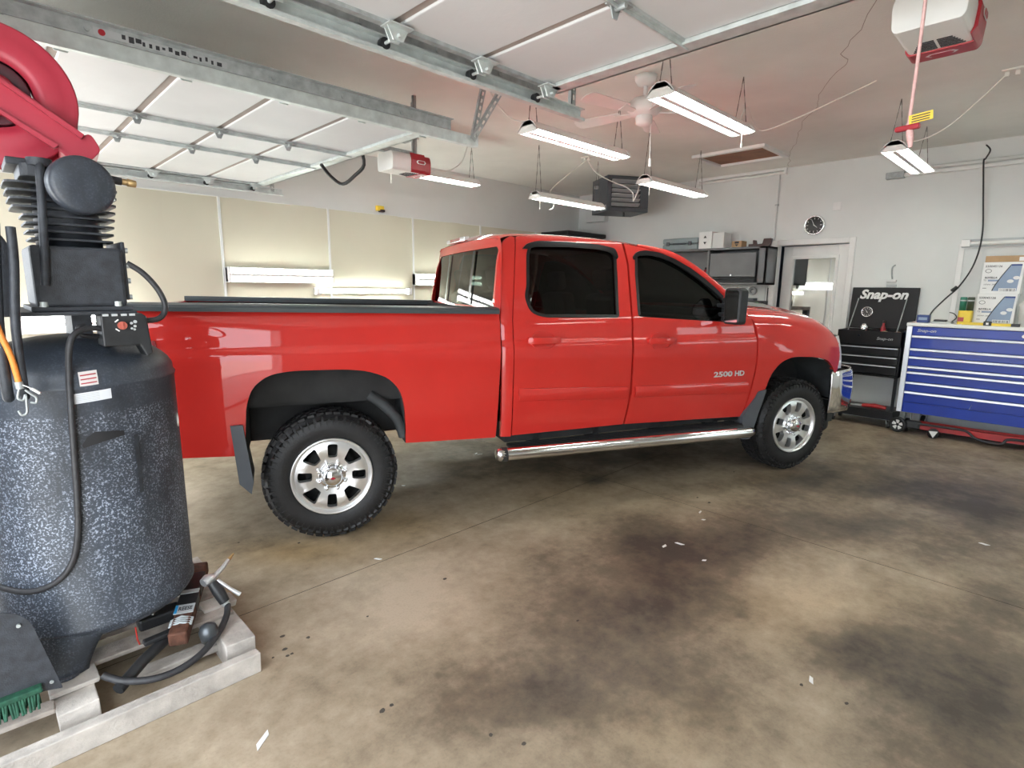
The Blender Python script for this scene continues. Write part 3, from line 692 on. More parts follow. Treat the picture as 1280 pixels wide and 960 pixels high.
# ceiling fan
fx, fy = 3.93, 2.56
t = thing('ceiling_fan', 'white five blade ceiling fan hanging from the middle of the ceiling', 'fan', (fx, fy, ZC))
Mf = Matrix.Translation((fx, fy, 0))
MB().lathe([(0, ZC), (.085, ZC), (.082, ZC - .03), (.06, ZC - .065), (.02, ZC - .075)], Mf, 28).build('canopy', M_white, t)
MB().cyl((fx, fy, ZC - .07), (fx, fy, ZC - .16), .016, 12).build('downrod', M_white, t)
MB().lathe([(.02, ZC - .155), (.09, ZC - .165), (.125, ZC - .20), (.13, ZC - .25), (.10, ZC - .28), (.06, ZC - .29)], Mf, 32).build('motor_housing', M_white, t)
MB().lathe([(.06, ZC - .285), (.066, ZC - .30), (.062, ZC - .345), (.03, ZC - .36), (0, ZC - .362)], Mf, 28).build('switch_housing', M_white, t)
for k in range(5):
    M = Matrix.Translation((fx, fy, ZC - .262)) @ Matrix.Rotation(2 * PI * k / 5 + .45, 4, 'Z') @ Matrix.Rotation(math.radians(12), 4, 'X')
    bl = MB().prism(rounded([(.19, -.055), (.60, -.07), (.62, 0), (.60, .07), (.19, .055)], .03, 4), M, .006).build('blade', M_white, t)
    MB().prism([(.10, -.018), (.24, -.04), (.24, .04), (.10, .018)], M @ Matrix.Translation((0, 0, -.008)), .007).build('blade_iron', M_whitep, bl)
MB().tube([(fx + .05, fy - .03, ZC - .34), (fx + .055, fy - .035, ZC - .60)], .003, 5).cyl((fx + .055, fy - .035, ZC - .60), (fx + .055, fy - .035, ZC - .66), .010, 8).build('pull_chain', M_whitep, t)
# ================================================================== PICKUP TRUCK (x forward, y from its right side to its left, z up)
TW = 2.03
tr = thing('pickup_truck', 'red four door pickup truck parked in the middle of the garage', 'truck', (1.49675, 3.0990, 0), math.radians(-22.638))
OFF['pickup_truck'] = Vector((0, 0, 0))
def lerp_tab(tab):
    P = smooth([(a, b, 0) for a, b in tab], 12)
    def f(t):
        if t <= P[0].x: return P[0].y
        for i in range(len(P) - 1):
            if t <= P[i + 1].x:
                k = (t - P[i].x) / max(1e-9, P[i + 1].x - P[i].x); return P[i].y + (P[i + 1].y - P[i].y) * k
        return P[-1].y
    return f
_side = lerp_tab([(.42, .075), (.50, .045), (.58, .028), (.68, .018), (.82, .010), (1.0, .004), (1.12, .001), (1.18, .002), (1.215, .010), (1.24, .018), (1.30, .024), (1.36, .034), (1.40, .046), (1.44, .060), (1.5, .078), (1.6, .108), (1.7, .139), (1.8, .170), (1.88, .197), (1.93, .222), (1.965, .262)])
def yside(x, z):
    y = _side(z)
    if x < -.80: y += .35 * (x + .80) ** 2
    return y
def Sp(x, z): return (x, yside(x, z), z)
_fen = lerp_tab([(.42, .07), (.58, .022), (.8, .008), (1.0, .002), (1.15, .0), (1.22, .004), (1.28, .018), (1.33, .042), (1.365, .075), (1.39, .115), (1.40, .15)])
_crest = lerp_tab([(3.28, 1.432), (3.57, 1.415), (3.85, 1.385), (4.05, 1.35), (4.21, 1.315), (4.36, 1.245), (4.44, 1.175), (4.50, 1.09)])
def yfen(x, z):
    y = _fen(z + 1.40 - _crest(x))
    y -= .022 * math.exp(-((x - 3.9) / .36) ** 2) * math.exp(-((z - 1.03) / .12) ** 2)      # flare over the arch
    if x > 4.05: y += .34 * (x - 4.05) ** 2
    return y
MIR = Matrix.Translation((0, TW, 0)) @ Matrix.Diagonal((1, -1, 1, 1))
def mirrored(b):
    c = MB(); c.v = [MIR @ p for p in b.v]; c.f = [f[::-1] for f in b.f]; c.sm = list(b.sm); return c
def both(b, name, mt, parent=None, **k):
    a = b.build(name, mt, parent or tr, local=True, **k); c = mirrored(b).build(name, mt, parent or tr, local=True, **k); return a, c
ZS = sorted(set(frange(.45, 1.17, .03) + frange(1.175, 1.265, .006) + frange(1.27, 1.35, .02) + frange(1.355, 1.45, .008) + frange(1.47, 2.0, .025)))
# --- cargo bed
def zrail(x): return 1.462 - .0155 * (x + .98)
bed = [(-1.0, .70), (-.985, .635), (-.9, .625), (-.50, .60), (-.475, .66), (-.465, .80), (-.455, .90), (-.42, 1.005), (-.33, 1.075), (-.20, 1.095), (.10, 1.09), (.23, 1.075), (.36, 1.025), (.43, .94), (.455, .85), (.462, .70), (.462, .585), (1.085, .563), (1.10, .9), (1.112, 1.2), (1.113, zrail(1.113)), (.4, zrail(.4)), (-.3, zrail(-.3)), (-1.0, zrail(-1)), (-1.0, 1.0)]
b = MB(); skin(b, rounded(bed, [.03, .03, 0, .0, .05, .05, .05, .06, .08, .1, .1, .08, .06, .05, .05, 0, 0, .01] + [0] * 7, 3), [], Sp, .035, ZS, frange(-.95, 1.1, .12))
ba, bb = both(b, 'bed_side', M_paint)
def capprof(x):
    z = zrail(x); return [(-.008, z - .016), (-.012, z + .006), (.005, z + .020), (.05, z + .028), (.13, z + .028), (.14, z + .01), (.14, z - .012)]
b = MB(); xs = [-1.0 + 2.105 * k / 12 for k in range(13)]; vs = []; fs = []; n = 7
for x in xs:
    sh = .35 * max(0, -.8 - x) ** 2
    vs += [(x, y + .026 + sh, z) for y, z in capprof(x)]
for i in range(12): fs += [(i * n + k, (i + 1) * n + k, (i + 1) * n + k + 1, i * n + k + 1) for k in range(n - 1)]
b.add(vs, fs); b.add(vs[:n], [tuple(range(n))]); b.add(vs[-n:], [tuple(range(n))[::-1]])
both(b, 'bed_rail_cap', mat('grey_black_rail_cap', (.055, .068, .075), .38, var=.1))
b = MB().box((-.98, .14, .86), (1.09, TW - .14, .90)).box((1.05, .1, .86), (1.09, TW - .1, 1.44))
for y in (.12, TW - .16): b.box((-.98, y, .88), (1.08, y + .04, 1.44))
b.box((-.42, .16, .90), (.42, .36, 1.10)); b.box((-.42, TW - .36, .90), (.42, TW - .16, 1.10)); b.build('bed_liner', M_under, tr, local=True)
tg = MB().box((-1.045, .13, .70), (-.985, TW - .13, 1.455)).build('tailgate', M_paint, tr, local=True, bevel=.015)
MB().box((-1.055, .9, 1.25), (-1.04, 1.13, 1.34)).build('tailgate_handle', M_black, tg, local=True, bevel=.006)
b = MB(); b.grid(lambda u, v: (-1.26 + .14 * abs(2 * v - 1) ** 4, .05 + 1.93 * v, .50 + .24 * u), 3, 24); b.box((-1.24, .12, .72), (-1.0, TW - .12, .75)); b.box((-1.13, .06, .50), (-1.0, TW - .06, .74))
b.build('rear_bumper', M_chrome, tr, local=True)
b = MB()
b.grid(lambda u, v: (-1.05 + .19 * v, yside(-1.05 + .19 * v, .9 + .4 * u) - .010 * math.sin(PI * u) ** .3 - .006 - (.0 if v < .98 else -.02), .93 + .355 * u), 8, 8)
b.box((-1.06, .06, .93), (-.99, .14, 1.285)); both(b, 'tail_lamp', M_taill)
# --- wheel arch liners
def liner(pts, depth, zlow):
    b = MB(); n = len(pts)
    vs = [(x, .030, z) for x, z in pts] + [(x, depth, z) for x, z in pts]
    b.add(vs, [(i, i + 1, n + i + 1, n + i) for i in range(n - 1)], True)
    b.add([(x, depth, z) for x, z in pts], [tuple(range(n))]); return b
ra = [(-.47, .60), (-.468, .80), (-.455, .90), (-.42, 1.0), (-.33, 1.07), (-.20, 1.09), (.10, 1.086), (.23, 1.07), (.36, 1.02), (.43, .94), (.455, .85), (.46, .585)]
b = liner(ra, .42, .6)
for k, (z, d) in enumerate(((.98, .39), (.90, .405))): b.box((-.42, d, z - .035), (.42, .42, z + .02))
b.tube(smooth([(.25, .12, .90), (.33, .10, .84), (.42, .08, .74), (.46, .07, .62)], 5), .035, 8); both(b, 'rear_wheel_liner', M_liner)
fa = [(3.42, .545), (3.51, .76), (3.55, .895), (3.64, .995), (3.76, 1.03), (4.02, 1.02), (4.21, .98), (4.31, .90), (4.36, .80), (4.38, .62)]
both(liner(fa, .45, .6), 'front_wheel_liner', M_liner)
# --- cab shell: rear pillar, roof, rear wall, windscreen pillar, rocker
b = MB()
cp = [(1.13, .56), (1.198, .56), (1.203, 1.37), (1.262, 1.75), (1.288, 1.935), (1.262, 1.945), (1.20, 1.91), (1.15, 1.80), (1.095, 1.47), (1.125, 1.40)]
def Cp(x, z):
    y = yside(x, z); e = max(0, 1.20 - x); return (x, y + 3.5 * e * e, z)
skin(b, rounded(cp, [0, 0, 0, 0, .01, .03, .06, .08, .04, .02], 4), [], Cp, .03, ZS, frange(1.1, 1.29, .02))
both(b, 'cab_side', M_paint)
rail = lerp_tab([(1.15, 1.905), (1.20, 1.93), (1.28, 1.945), (1.45, 1.952), (1.65, 1.952), (1.9, 1.945), (2.1, 1.933), (2.3, 1.912), (2.5, 1.875)])
b = MB()
def roofp(u, v):
    s = math.sin(PI * v); x0 = 1.160 - .04 * s; x1 = 2.44 + .12 * s ** .8; x = x0 + (x1 - x0) * u
    xr = 1.160 + (2.44 - 1.160) * u; zr = rail(xr); yr = _side(zr) + .004
    return (x, yr + (TW - 2 * yr) * v, zr + .058 * s ** .55 * (1 - .15 * u) - (.03 * (1 - u / .12) ** 2 * s if u < .12 else 0))
b.grid(roofp, 30, 36); b.f = [f[::-1] for f in b.f]
b.build('roof', M_paint, tr, local=True)
pil = smooth([(2.30, .222, 1.915), (2.43, .215, 1.888), (2.61, .197, 1.838), (2.75, .180, 1.775), (2.89, .156, 1.69), (3.01, .132, 1.605), (3.14, .105, 1.505), (3.25, .085, 1.43)], 5)
both(MB().tube(pil, [.010 + .026 * min(1, k / 8) for k in range(len(pil))], 10), 'windscreen_pillar', M_paint)
# rear wall with glass opening; drawn in (y, z)
def Bk(y, z):
    t = max(0, min(1, (z - 1.40) / .5)); s = math.sin(PI * y / TW); return (1.135 + .062 * t - .060 * s ** .8 - (0 if z > 1.4 else 0), y, z)
ow = rounded([(.10, .9), (TW - .10, .9), (TW - .065, 1.42), (TW - .165, 1.86), (TW - .215, 1.94), (.215, 1.94), (.165, 1.86), (.055, 1.42)], [0, 0, .02, .02, .03, .03, .02, .02], 4)
hole = rounded([(.125, 1.452), (TW - .125, 1.452), (TW - .215, 1.868), (.215, 1.868)], .05, 5)
b = MB(); V, F, E = flat(ow, [hole], ZS, frange(.1, TW, .1)); b.add([Bk(y, z) for y, z in V], [f[::-1] for f in F], True); b.build('cab_rear_wall', M_paint, tr, local=True)
b = MB(); V, F, E = flat(hole, [], ZS, frange(.1, TW, .08)); b.add([Vector(Bk(y, z)) + Vector((.008, 0, 0)) for y, z in V], [f[::-1] for f in F], True)
rg = b.build('rear_window', M_tintr, tr, local=True)
for y in (.66, 1.34):
    b = MB(); b.add([Vector(Bk(yy, z)) - Vector((.004, 0, 0)) for z in (1.46, 1.56, 1.66, 1.76, 1.86) for yy in (y - .022, y + .022)], [(2 * k, 2 * k + 1, 2 * k + 3, 2 * k + 2) for k in range(4)], True)
    b.build('slider_rail', M_seal, rg, local=True)
MB().box((1.085, .76, 1.945), (1.13, 1.27, 1.975)).build('brake_light', M_lens, tr, local=True, bevel=.006)
ml = MB().box((1.082, .88, 1.948), (1.10, 1.15, 1.972)).build('brake_light_lens', M_taill, tr, local=True)
# windscreen
def wsp(u, v):
    s = math.sin(PI * v); bx, tx = 3.14 + .22 * s ** .7, 2.45 + .10 * s ** .8; yb_, yt = .125, .235
    y0 = yb_ + (yt - yb_) * u; return (bx + (tx - bx) * u + .02 * math.sin(PI * u), y0 + (TW - 2 * y0) * v, 1.435 + .02 * s + (1.895 + .048 * s ** .55 - 1.435 - .02 * s) * u + .03 * math.sin(PI * u))
b = MB().grid(wsp, 12, 20); b.build('windscreen', M_tintr, tr, local=True)
b = MB().box((3.10, .16, 1.36), (3.34, TW - .16, 1.425)); b.build('cowl', M_black, tr, local=True)
# --- doors
rd = rounded([(1.207, .567), (2.117, .572), (2.157, .82), (2.150, 1.19), (2.157, 1.42), (2.176, 1.77), (2.158, 1.925), (1.9, 1.945), (1.65, 1.952), (1.45, 1.952), (1.298, 1.942), (1.268, 1.75), (1.209, 1.37)], [0, 0, .1, 0, 0, 0, 0, 0, 0, 0, .02, 0, 0], 4)
rw_ = rounded([(1.34, 1.60), (1.318, 1.53), (1.345, 1.425), (1.44, 1.392), (2.045, 1.385), (2.085, 1.83), (2.065, 1.875), (1.93, 1.893), (1.70, 1.902), (1.46, 1.900), (1.392, 1.885), (1.365, 1.82)], [.02, .03, .07, .06, .02, .02, .02, 0, 0, .03, .03, .02], 4)
fd = rounded([(2.133, .572), (3.285, .540), (3.33, .72), (3.372, .95), (3.362, 1.18), (3.318, 1.345), (3.255, 1.425), (3.14, 1.500), (3.01, 1.598), (2.89, 1.683), (2.75, 1.765), (2.61, 1.828), (2.43, 1.880), (2.28, 1.908), (2.176, 1.922), (2.193, 1.77), (2.174, 1.42), (2.167, 1.19), (2.174, .82)], [0, 0, .05, .1, .1, .05] + [0] * 13, 4)
fw_ = rounded([(2.222, 1.385), (3.03, 1.335), (3.075, 1.40), (3.06, 1.505), (2.95, 1.595), (2.84, 1.672), (2.72, 1.745), (2.60, 1.805), (2.46, 1.852), (2.33, 1.862), (2.262, 1.845), (2.242, 1.70)], [.02, .02, .02, .04, 0, 0, 0, 0, .04, .03, .02, 0], 4)
def inset(poly, d):
    c = Vector((sum(p[0] for p in poly) / len(poly), sum(p[1] for p in poly) / len(poly))); out = []; n = len(poly)
    ar = sum(poly[i][0] * poly[(i + 1) % n][1] - poly[(i + 1) % n][0] * poly[i][1] for i in range(n)); sg = 1 if ar > 0 else -1
    for i in range(n):
        t = Vector(poly[(i + 1) % n]) - Vector(poly[i - 1])
        if t.length < 1e-6: out.append(poly[i]); continue
        t.normalize(); out.append((poly[i][0] - t.y * d * sg, poly[i][1] + t.x * d * sg))
    return out
def door(nm, outl, win, hx, hz, mx0, mx1, mz, visor):
    pr = []
    b = MB(); skin(b, outl, [win], Sp, .045, ZS, frange(1.25, 3.4, .1))
    for side in (0, 1):
        q = lambda bb: bb if side == 0 else mirrored(bb)
        d = q(b).build(nm, M_paint, tr, local=True)
        s = MB(); skin(s, inset(win, -.006), [inset(win, .016)], lambda x, z: (x, yside(x, z) - .003, z), .012, ZS); q(s).build('window_seal', M_seal, d, local=True)
        g = MB(); skin(g, inset(win, .006), [], lambda x, z: (x, yside(x, z) + .014, z), 0, ZS); q(g).build('window', M_tint, d, local=True)
        v = MB(); skin(v, visor, [], lambda x, z: (x, yside(x, z) - .016 - .012 * math.sin((z * 60) % 3.1) * 0, z), .018, ZS, frange(1.3, 3.1, .08)); q(v).build('rain_visor', M_blackm, d, local=True)
        # handle: cup recess rim, strap
        h = MB(); cup = rounded([(hx - .105, hz - .005), (hx - .06, hz + .055), (hx + .06, hz + .055), (hx + .105, hz - .005), (hx + .06, hz - .06), (hx - .06, hz - .06)], .03, 4)
        skin(h, inset(cup, -.006), [inset(cup, .004)], lambda x, z: (x, yside(x, z) - .008, z), .008); h2 = q(h).build('handle_cup', M_paint, d, local=True)
        h = MB(); skin(h, rounded(rect(hx - .125, hz - .022, hx + .125, hz + .022), .018, 4), [], lambda x, z: (x, yside(hx, hz) - .055 + .030 * abs((x - hx) / .125) ** 3 + 4 * (z - hz) ** 2, z), .038, frange(hz - .02, hz + .02, .01), frange(hx - .12, hx + .12, .03)); q(h).build('handle_strap', M_paint, d, local=True)
        if nm == 'rear_door': pass
        m_ = MB(); mp = [(mx0, mz[0] - .002), (mx0, mz[0] - .088), (mx1, mz[1] - .088), (mx1, mz[1])]
        skin(m_, rounded(mp, .006, 2), [], lambda x, z: (x, yside(x, z) - .008 - .013 * math.sqrt(max(0, 1 - ((z - (mz[0] + (mz[1] - mz[0]) * (x - mx0) / (mx1 - mx0) - .044)) / .048) ** 2)), z), .016, frange(.7, .95, .012)); q(m_).build('side_moulding', M_paint, d, local=True)
        pr.append(d)
    return pr
vr = rounded([(1.365, 1.855), (1.455, 1.875), (1.70, 1.880), (1.93, 1.872), (2.05, 1.852), (2.08, 1.80), (2.10, 1.82), (2.085, 1.885), (1.94, 1.908), (1.68, 1.918), (1.44, 1.915), (1.365, 1.89), (1.33, 1.855)], [0.01, .02, 0, 0, .03, .01, .01, .03, 0, 0, .04, .02, .01], 3)
vf = rounded([(2.24, 1.80), (2.275, 1.835), (2.40, 1.842), (2.52, 1.818), (2.66, 1.758), (2.80, 1.680), (2.92, 1.595), (3.02, 1.52), (3.045, 1.535), (2.96, 1.612), (2.88, 1.672), (2.75, 1.755), (2.61, 1.822), (2.47, 1.868), (2.34, 1.880), (2.27, 1.866), (2.232, 1.825)], [.01, .03, .03, .03, 0, 0, 0, 0, .01, 0, 0, 0, 0, .04, .04, .03, .01], 3)
drs = door('rear_door', rd, rw_, 1.43, 1.232, 1.245, 2.125, (.905, .865), vr)
drf = door('front_door', fd, fw_, 2.41, 1.205, 2.195, 3.30, (.868, .835), vf)
for k in (0, 1):
    y = -.006 if k == 0 else TW + .006; xdir = (1, 0, 0) if k == 0 else (-1, 0, 0)
    for txt, nm, xo, wd in (('2500', 'model_number', 3.03, .19), ('HD', 'model_letters', 3.20, .10)):
        o = lettering(nm, txt, M_badge, drf[k], (xo if k == 0 else 6.18 - xo, y + (yside(3.09, .91) if k == 0 else -yside(3.09, .91)), .915), xdir, (0, 0, 1), .058, local=True, width=wd, offset=.03)
        o['label'] = 'silver badge lettering'
# side glass trim between A pillar and mirror
sail = [(3.00, 1.345), (3.20, 1.335), (3.15, 1.47), (3.05, 1.53)]
b = MB(); skin(b, rounded(sail, .01, 2), [], lambda x, z: (x, yside(x, z) - .008, z), .02, ZS); both(b, 'mirror_sail', M_black)
# towing mirror
b = MB(); b.box((2.985, -.05, 1.38), (3.125, .08, 1.41)).box((2.985, -.05, 1.45), (3.125, .10, 1.48)); arm = both(b, 'mirror_arm', M_black, bevel=.01)
b = MB(); mpf = rounded([(-.185, 1.325), (-.015, 1.325), (-.01, 1.58), (-.03, 1.605), (-.16, 1.605), (-.19, 1.58)], .035, 4)
b.prism(mpf, frame((2.97, 0, 0), (0, 1, 0), (0, 0, 1)), .07)
mh = both(b, 'side_mirror', M_black, bevel=.03)
b = MB(); b.prism(inset(mpf, .018), frame((2.965, 0, 0), (0, 1, 0), (0, 0, 1)), .006)
ob = b.build('mirror_glass', M_chrome, mh[0], local=True); mirrored(b).build('mirror_glass', M_chrome, mh[1], local=True)
# --- front clip
fe = rounded([(3.297, .545), (3.40, .552), (3.50, .745), (3.55, .895), (3.64, .998), (3.76, 1.034), (4.02, 1.025), (4.21, .983), (4.30, .91), (4.345, .855), (4.38, .885), (4.385, 1.0), (4.375, 1.17), (4.39, 1.205), (4.21, 1.313), (4.05, 1.348), (3.85, 1.383), (3.57, 1.413), (3.275, 1.43), (3.33, 1.345), (3.376, 1.18), (3.386, .95), (3.344, .72)], [0, 0, .04, .06, .06, .06, .08, .06, .04, .02, .01, .01, 0, .02] + [0] * 5 + [.04, .1, .1, .05], 4)
b = MB(); skin(b, fe, [], lambda x, z: (x, yfen(x, z), z), .035, ZS, frange(3.3, 4.45, .06)); both(b, 'front_fender', M_paint)
b = MB()
def hoodp(u, v):
    s = math.sin(PI * v); x0 = 3.285 + .06 * s; x1 = 4.43 + .28 * s ** .6; x = x0 + (x1 - x0) * u; xc = 3.285 + (4.43 - 3.285) * u
    z = _crest(xc); y0 = yfen(xc, z) if u < .999 else yfen(4.43, _crest(4.43)); y0 = min(y0, .30)
    dome = .045 * max(0, min(1, (min(v, 1 - v) - .07) / .09)) * (1 - .6 * u)
    return (x, y0 + (TW - 2 * y0) * v, z + .050 * s ** .5 * (1 - .4 * u) + dome + (-.03 * ((u - .9) / .1) ** 2 if u > .9 else 0))
b.grid(hoodp, 30, 48); b.f = [f[::-1] for f in b.f]; hood = b.build('hood', M_paint, tr, local=True)
b = MB(); b.grid(lambda u, v: Vector(hoodp(.05 + .36 * u, .075 + .095 * v)) + Vector((0, 0, .006)), 6, 6); b.f = [f[::-1] for f in b.f]  # thin grey glossy sheet over the near slope of the hood
b.build('hood_patch', mat('grey_hood_patch', (.20, .21, .20), .08, .4, var=.2), hood, local=True, label='grey glossy patch')
# headlamp wraps the corner
b = MB()
def hl(u, v):
    z = .90 + .29 * v; x = 4.375 + .085 * (1 - (2 * v - 1) ** 2 * .25) * math.sin(min(1, u / .35) * PI / 2) + (.16 * max(0, u - .35) / .65); y = .030 + .03 * v + .05 * u + .42 * max(0, u - .25) ** 1.6 + (.03 * v)
    return (x, y, z)
b.grid(hl, 10, 8); hla, hlb = both(b, 'headlamp', M_lens)
b = MB()
for z in (.96, 1.04, 1.12): b.tube([hl(.1, (z - .9) / .29), hl(.45, (z - .9) / .29), hl(.95, (z - .9) / .29)], .006, 5)
b.build('headlamp_bar', M_chrome, hla, local=True); mirrored(b).build('headlamp_bar', M_chrome, hlb, local=True)
b = MB().box((4.52, .42, .86), (4.60, TW - .42, 1.20)); b.build('grille_mesh', M_black, tr, local=True)
b = MB().box((4.58, .40, 1.00), (4.66, TW - .40, 1.07)).box((4.55, .40, .86), (4.63, TW - .40, .885)).box((4.55, .40, 1.18), (4.63, TW - .40, 1.205)); b.build('grille_bar', M_chrome, tr, local=True, bevel=.01)
# front bumper: chrome wrap with rounded end
b = MB()
def fb(u, v):
    # u along from the right end round to the left; v up
    y = .045 + (TW - .09) * u; e = min(u, 1 - u); x = 4.84 - .47 * max(0, 1 - e / .13) ** 3 - .03 * (1 - min(1, e / .5)); z = .455 + .415 * v
    bul = math.sin(PI * min(1, max(0, v))) ** .6; x += .05 * bul * min(1, e / .05) - .04
    cut = .10 * max(0, 1 - e / .10)
    return (x, y - .012 * bul * (1 if u < .5 else -1) * max(0, 1 - e / .06), z + cut * .4 * (1 - v))
b.grid(fb, 48, 12); b.f = [f[::-1] for f in b.f]; b.build('front_bumper', M_chrome, tr, local=True, solid=.02)
b = MB(); b.grid(lambda u, v: (4.70 - .3 * max(0, 1 - min(u, 1 - u) / .17) ** 2.2, .12 + (TW - .24) * u, .30 + .18 * v), 32, 3); b.build('air_dam', M_black, tr, local=True, solid=.01)
b = MB().box((4.36, .07, .40), (4.42, .40, .60)).box((4.30, .10, .385), (4.36, .42, .46)); both(b, 'bumper_bracket', M_black)
# --- floor, interior, underbody
b = MB().box((1.16, .12, .58), (3.28, TW - .12, .64)).box((3.2, .12, .6), (3.28, TW - .12, 1.30)); b.build('cab_floor', M_under, tr, local=True)
b = MB().box((2.95, .16, 1.10), (3.25, TW - .16, 1.36)); b.build('dashboard', M_black, tr, local=True, bevel=.03)
for x in (1.35, 2.3):
    for y in (.32, 1.20):
        s_ = MB().box((x, y, .80), (x + .48, y + .50, .98)).build('seat', M_seat, tr, local=True, bevel=.04)
        MB().cbox((x - .01, y + .25, 1.24), (.14, .48, .62), Matrix.Rotation(-.18, 3, 'Y')).build('seat_back', M_seat, s_, local=True, bevel=.04)
        MB().cbox((x - .07, y + .25, 1.66), (.09, .26, .17), Matrix.Rotation(-.18, 3, 'Y')).build('head_rest', M_seat, s_, local=True, bevel=.03)
MB().lathe([(.17 + .016 * math.cos(a), .016 * math.sin(a)) for a in [2 * PI * k / 8 for k in range(9)]], Matrix.Translation((2.90, 1.45, 1.26)) @ Matrix.Rotation(-1.1, 4, 'Y'), 24).build('steering_wheel', M_black, tr, local=True)
b = MB()
for y in (.52, 1.42): b.box((-1.1, y, .56), (4.5, y + .09, .70))
b.box((-.6, .5, .66), (3.2, 1.5, .80)); b.cyl((0, .3, .41), (0, 1.73, .41), .055, 12); b.cyl((3.904, .3, .41), (3.904, 1.73, .41), .05, 12); b.lathe([(.0, -.14), (.10, -.10), (.14, 0), (.10, .10), (0, .14)], Matrix.Translation((0, 1.0, .41)), 16)
b.box((1.3, .45, .42), (2.6, .80, .62)); b.cyl((.2, 1.0, .46), (3.0, 1.0, .52), .045, 10); b.box((3.3, .6, .5), (4.3, 1.45, 1.2))
b.box((-.95, .35, .60), (1.1, TW - .35, .86))
b.build('chassis', M_under, tr, local=True)
b = MB().box((1.18, .10, .50), (3.32, .30, .585)); both(b, 'rocker', M_under)
# --- mud flaps
b = MB().prism([(.0, .0), (.29, 0), (.27, -.36), (.02, -.38)], frame((-.515, .0, .79), (0, 1, 0), (-.14, 0, 1)), .012)
b.prism([(-.055, .02), (.01, .02), (.045, -.33), (.03, -.40), (-.03, -.33)], frame((-.49, -.008, .77), (1, 0, 0), (0, 0, 1)), -.02)
both(b, 'rear_mud_flap', M_dgrey)
b = MB().prism(rounded([(3.27, .545), (3.40, .70), (3.425, .75), (3.515, .765), (3.45, .58), (3.375, .345), (3.275, .35)], .015, 3), frame((0, .0, 0), (1, 0, 0), (0, 0, 1)), -.03)
b.box((3.36, .01, .36), (3.375, .30, .60)); both(b, 'front_mud_flap', M_dgrey)
# --- step bar
b = MB().tube(smooth([(1.11, -.055, .462), (1.16, -.062, .464), (2.2, -.065, .448), (3.22, -.06, .428), (3.29, -.05, .425)], 6), .044, 16)
for s in (0, 1):
    sb = (b if s == 0 else mirrored(b)).build('step_bar', M_chrome, tr, local=True)
    q = lambda bb: bb if s == 0 else mirrored(bb)
    q(MB().cyl((1.095, -.054, .462), (1.135, -.058, .463), .050, 18)).build('end_cap', M_black, sb, local=True)
    p = MB()
    for k in range(11): p.box((1.2 + k * .0, -.035 + k * .014, .482 - .0), (3.25, -.027 + k * .014, .49 + (k % 2) * .003))
    p.box((1.2, -.04, .470), (3.25, .12, .483)); q(p).build('step_pad', M_black, sb, local=True)
    for x in (1.4, 1.9, 2.5, 3.05): q(MB().box((x, -.02, .455), (x + .05, .5, .47)).box((x, .10, .47), (x + .05, .14, .58))).build('step_bracket', M_black, sb, local=True)
# --- wheels
WR, WW = .412, .265
def tyre_mesh():
    b = MB(); hw = WW / 2
    # axle along y, outer face at -y
    prof = [(.238, -hw + .030), (.245, -hw + .010), (.262, -hw + .004), (.30, -hw - .004), (.34, -hw - .002), (.375, -hw + .012), (.395, -hw + .034), (.402, -hw + .055), (.404, 0), (.402, hw - .055), (.395, hw - .034), (.375, hw - .012), (.34, hw + .002), (.30, hw + .004), (.25, hw - .006), (.235, hw - .03)]
    My = Matrix.Rotation(PI / 2, 4, 'X')     # local z -> -y
    b.lathe([(r, -h) for r, h in prof][::1], My, 72); b.f = [f[::-1] for f in b.f]
    rows = ((-.118, 54, .026, .024, .372), (-.082, 48, .036, .034, .399), (-.030, 44, .040, .030, .403), (.030, 44, .040, .030, .403), (.082, 48, .036, .034, .399), (.118, 54, .026, .024, .372))
    for ri, (y, n, wd, ln, r0) in enumerate(rows):
        for k in range(n):
            a = 2 * PI * (k + .5 * (ri % 2)) / n + random.uniform(-.01, .01)
            M = Matrix.Rotation(a, 4, 'Y') @ Matrix.Translation((0, y, r0)) @ Matrix.Rotation(random.uniform(-.25, .25) + (.3 if ri in (2, 3) else 0), 4, 'Z')
            if abs(y) > .1: M = M @ Matrix.Rotation(-.55 if y > 0 else .55, 4, 'X')
            b.box((-ln / 2 * 1.15, -wd / 2, -.012), (ln / 2 * 1.15, wd / 2, .009), M)
    for k in range(60):       # fine ribs on the sidewall
        M = Matrix.Rotation(2 * PI * k / 60, 4, 'Y'); b.box((-.004, -hw - .0045, .335), (.004, -hw + .004, .362), M)
    return b
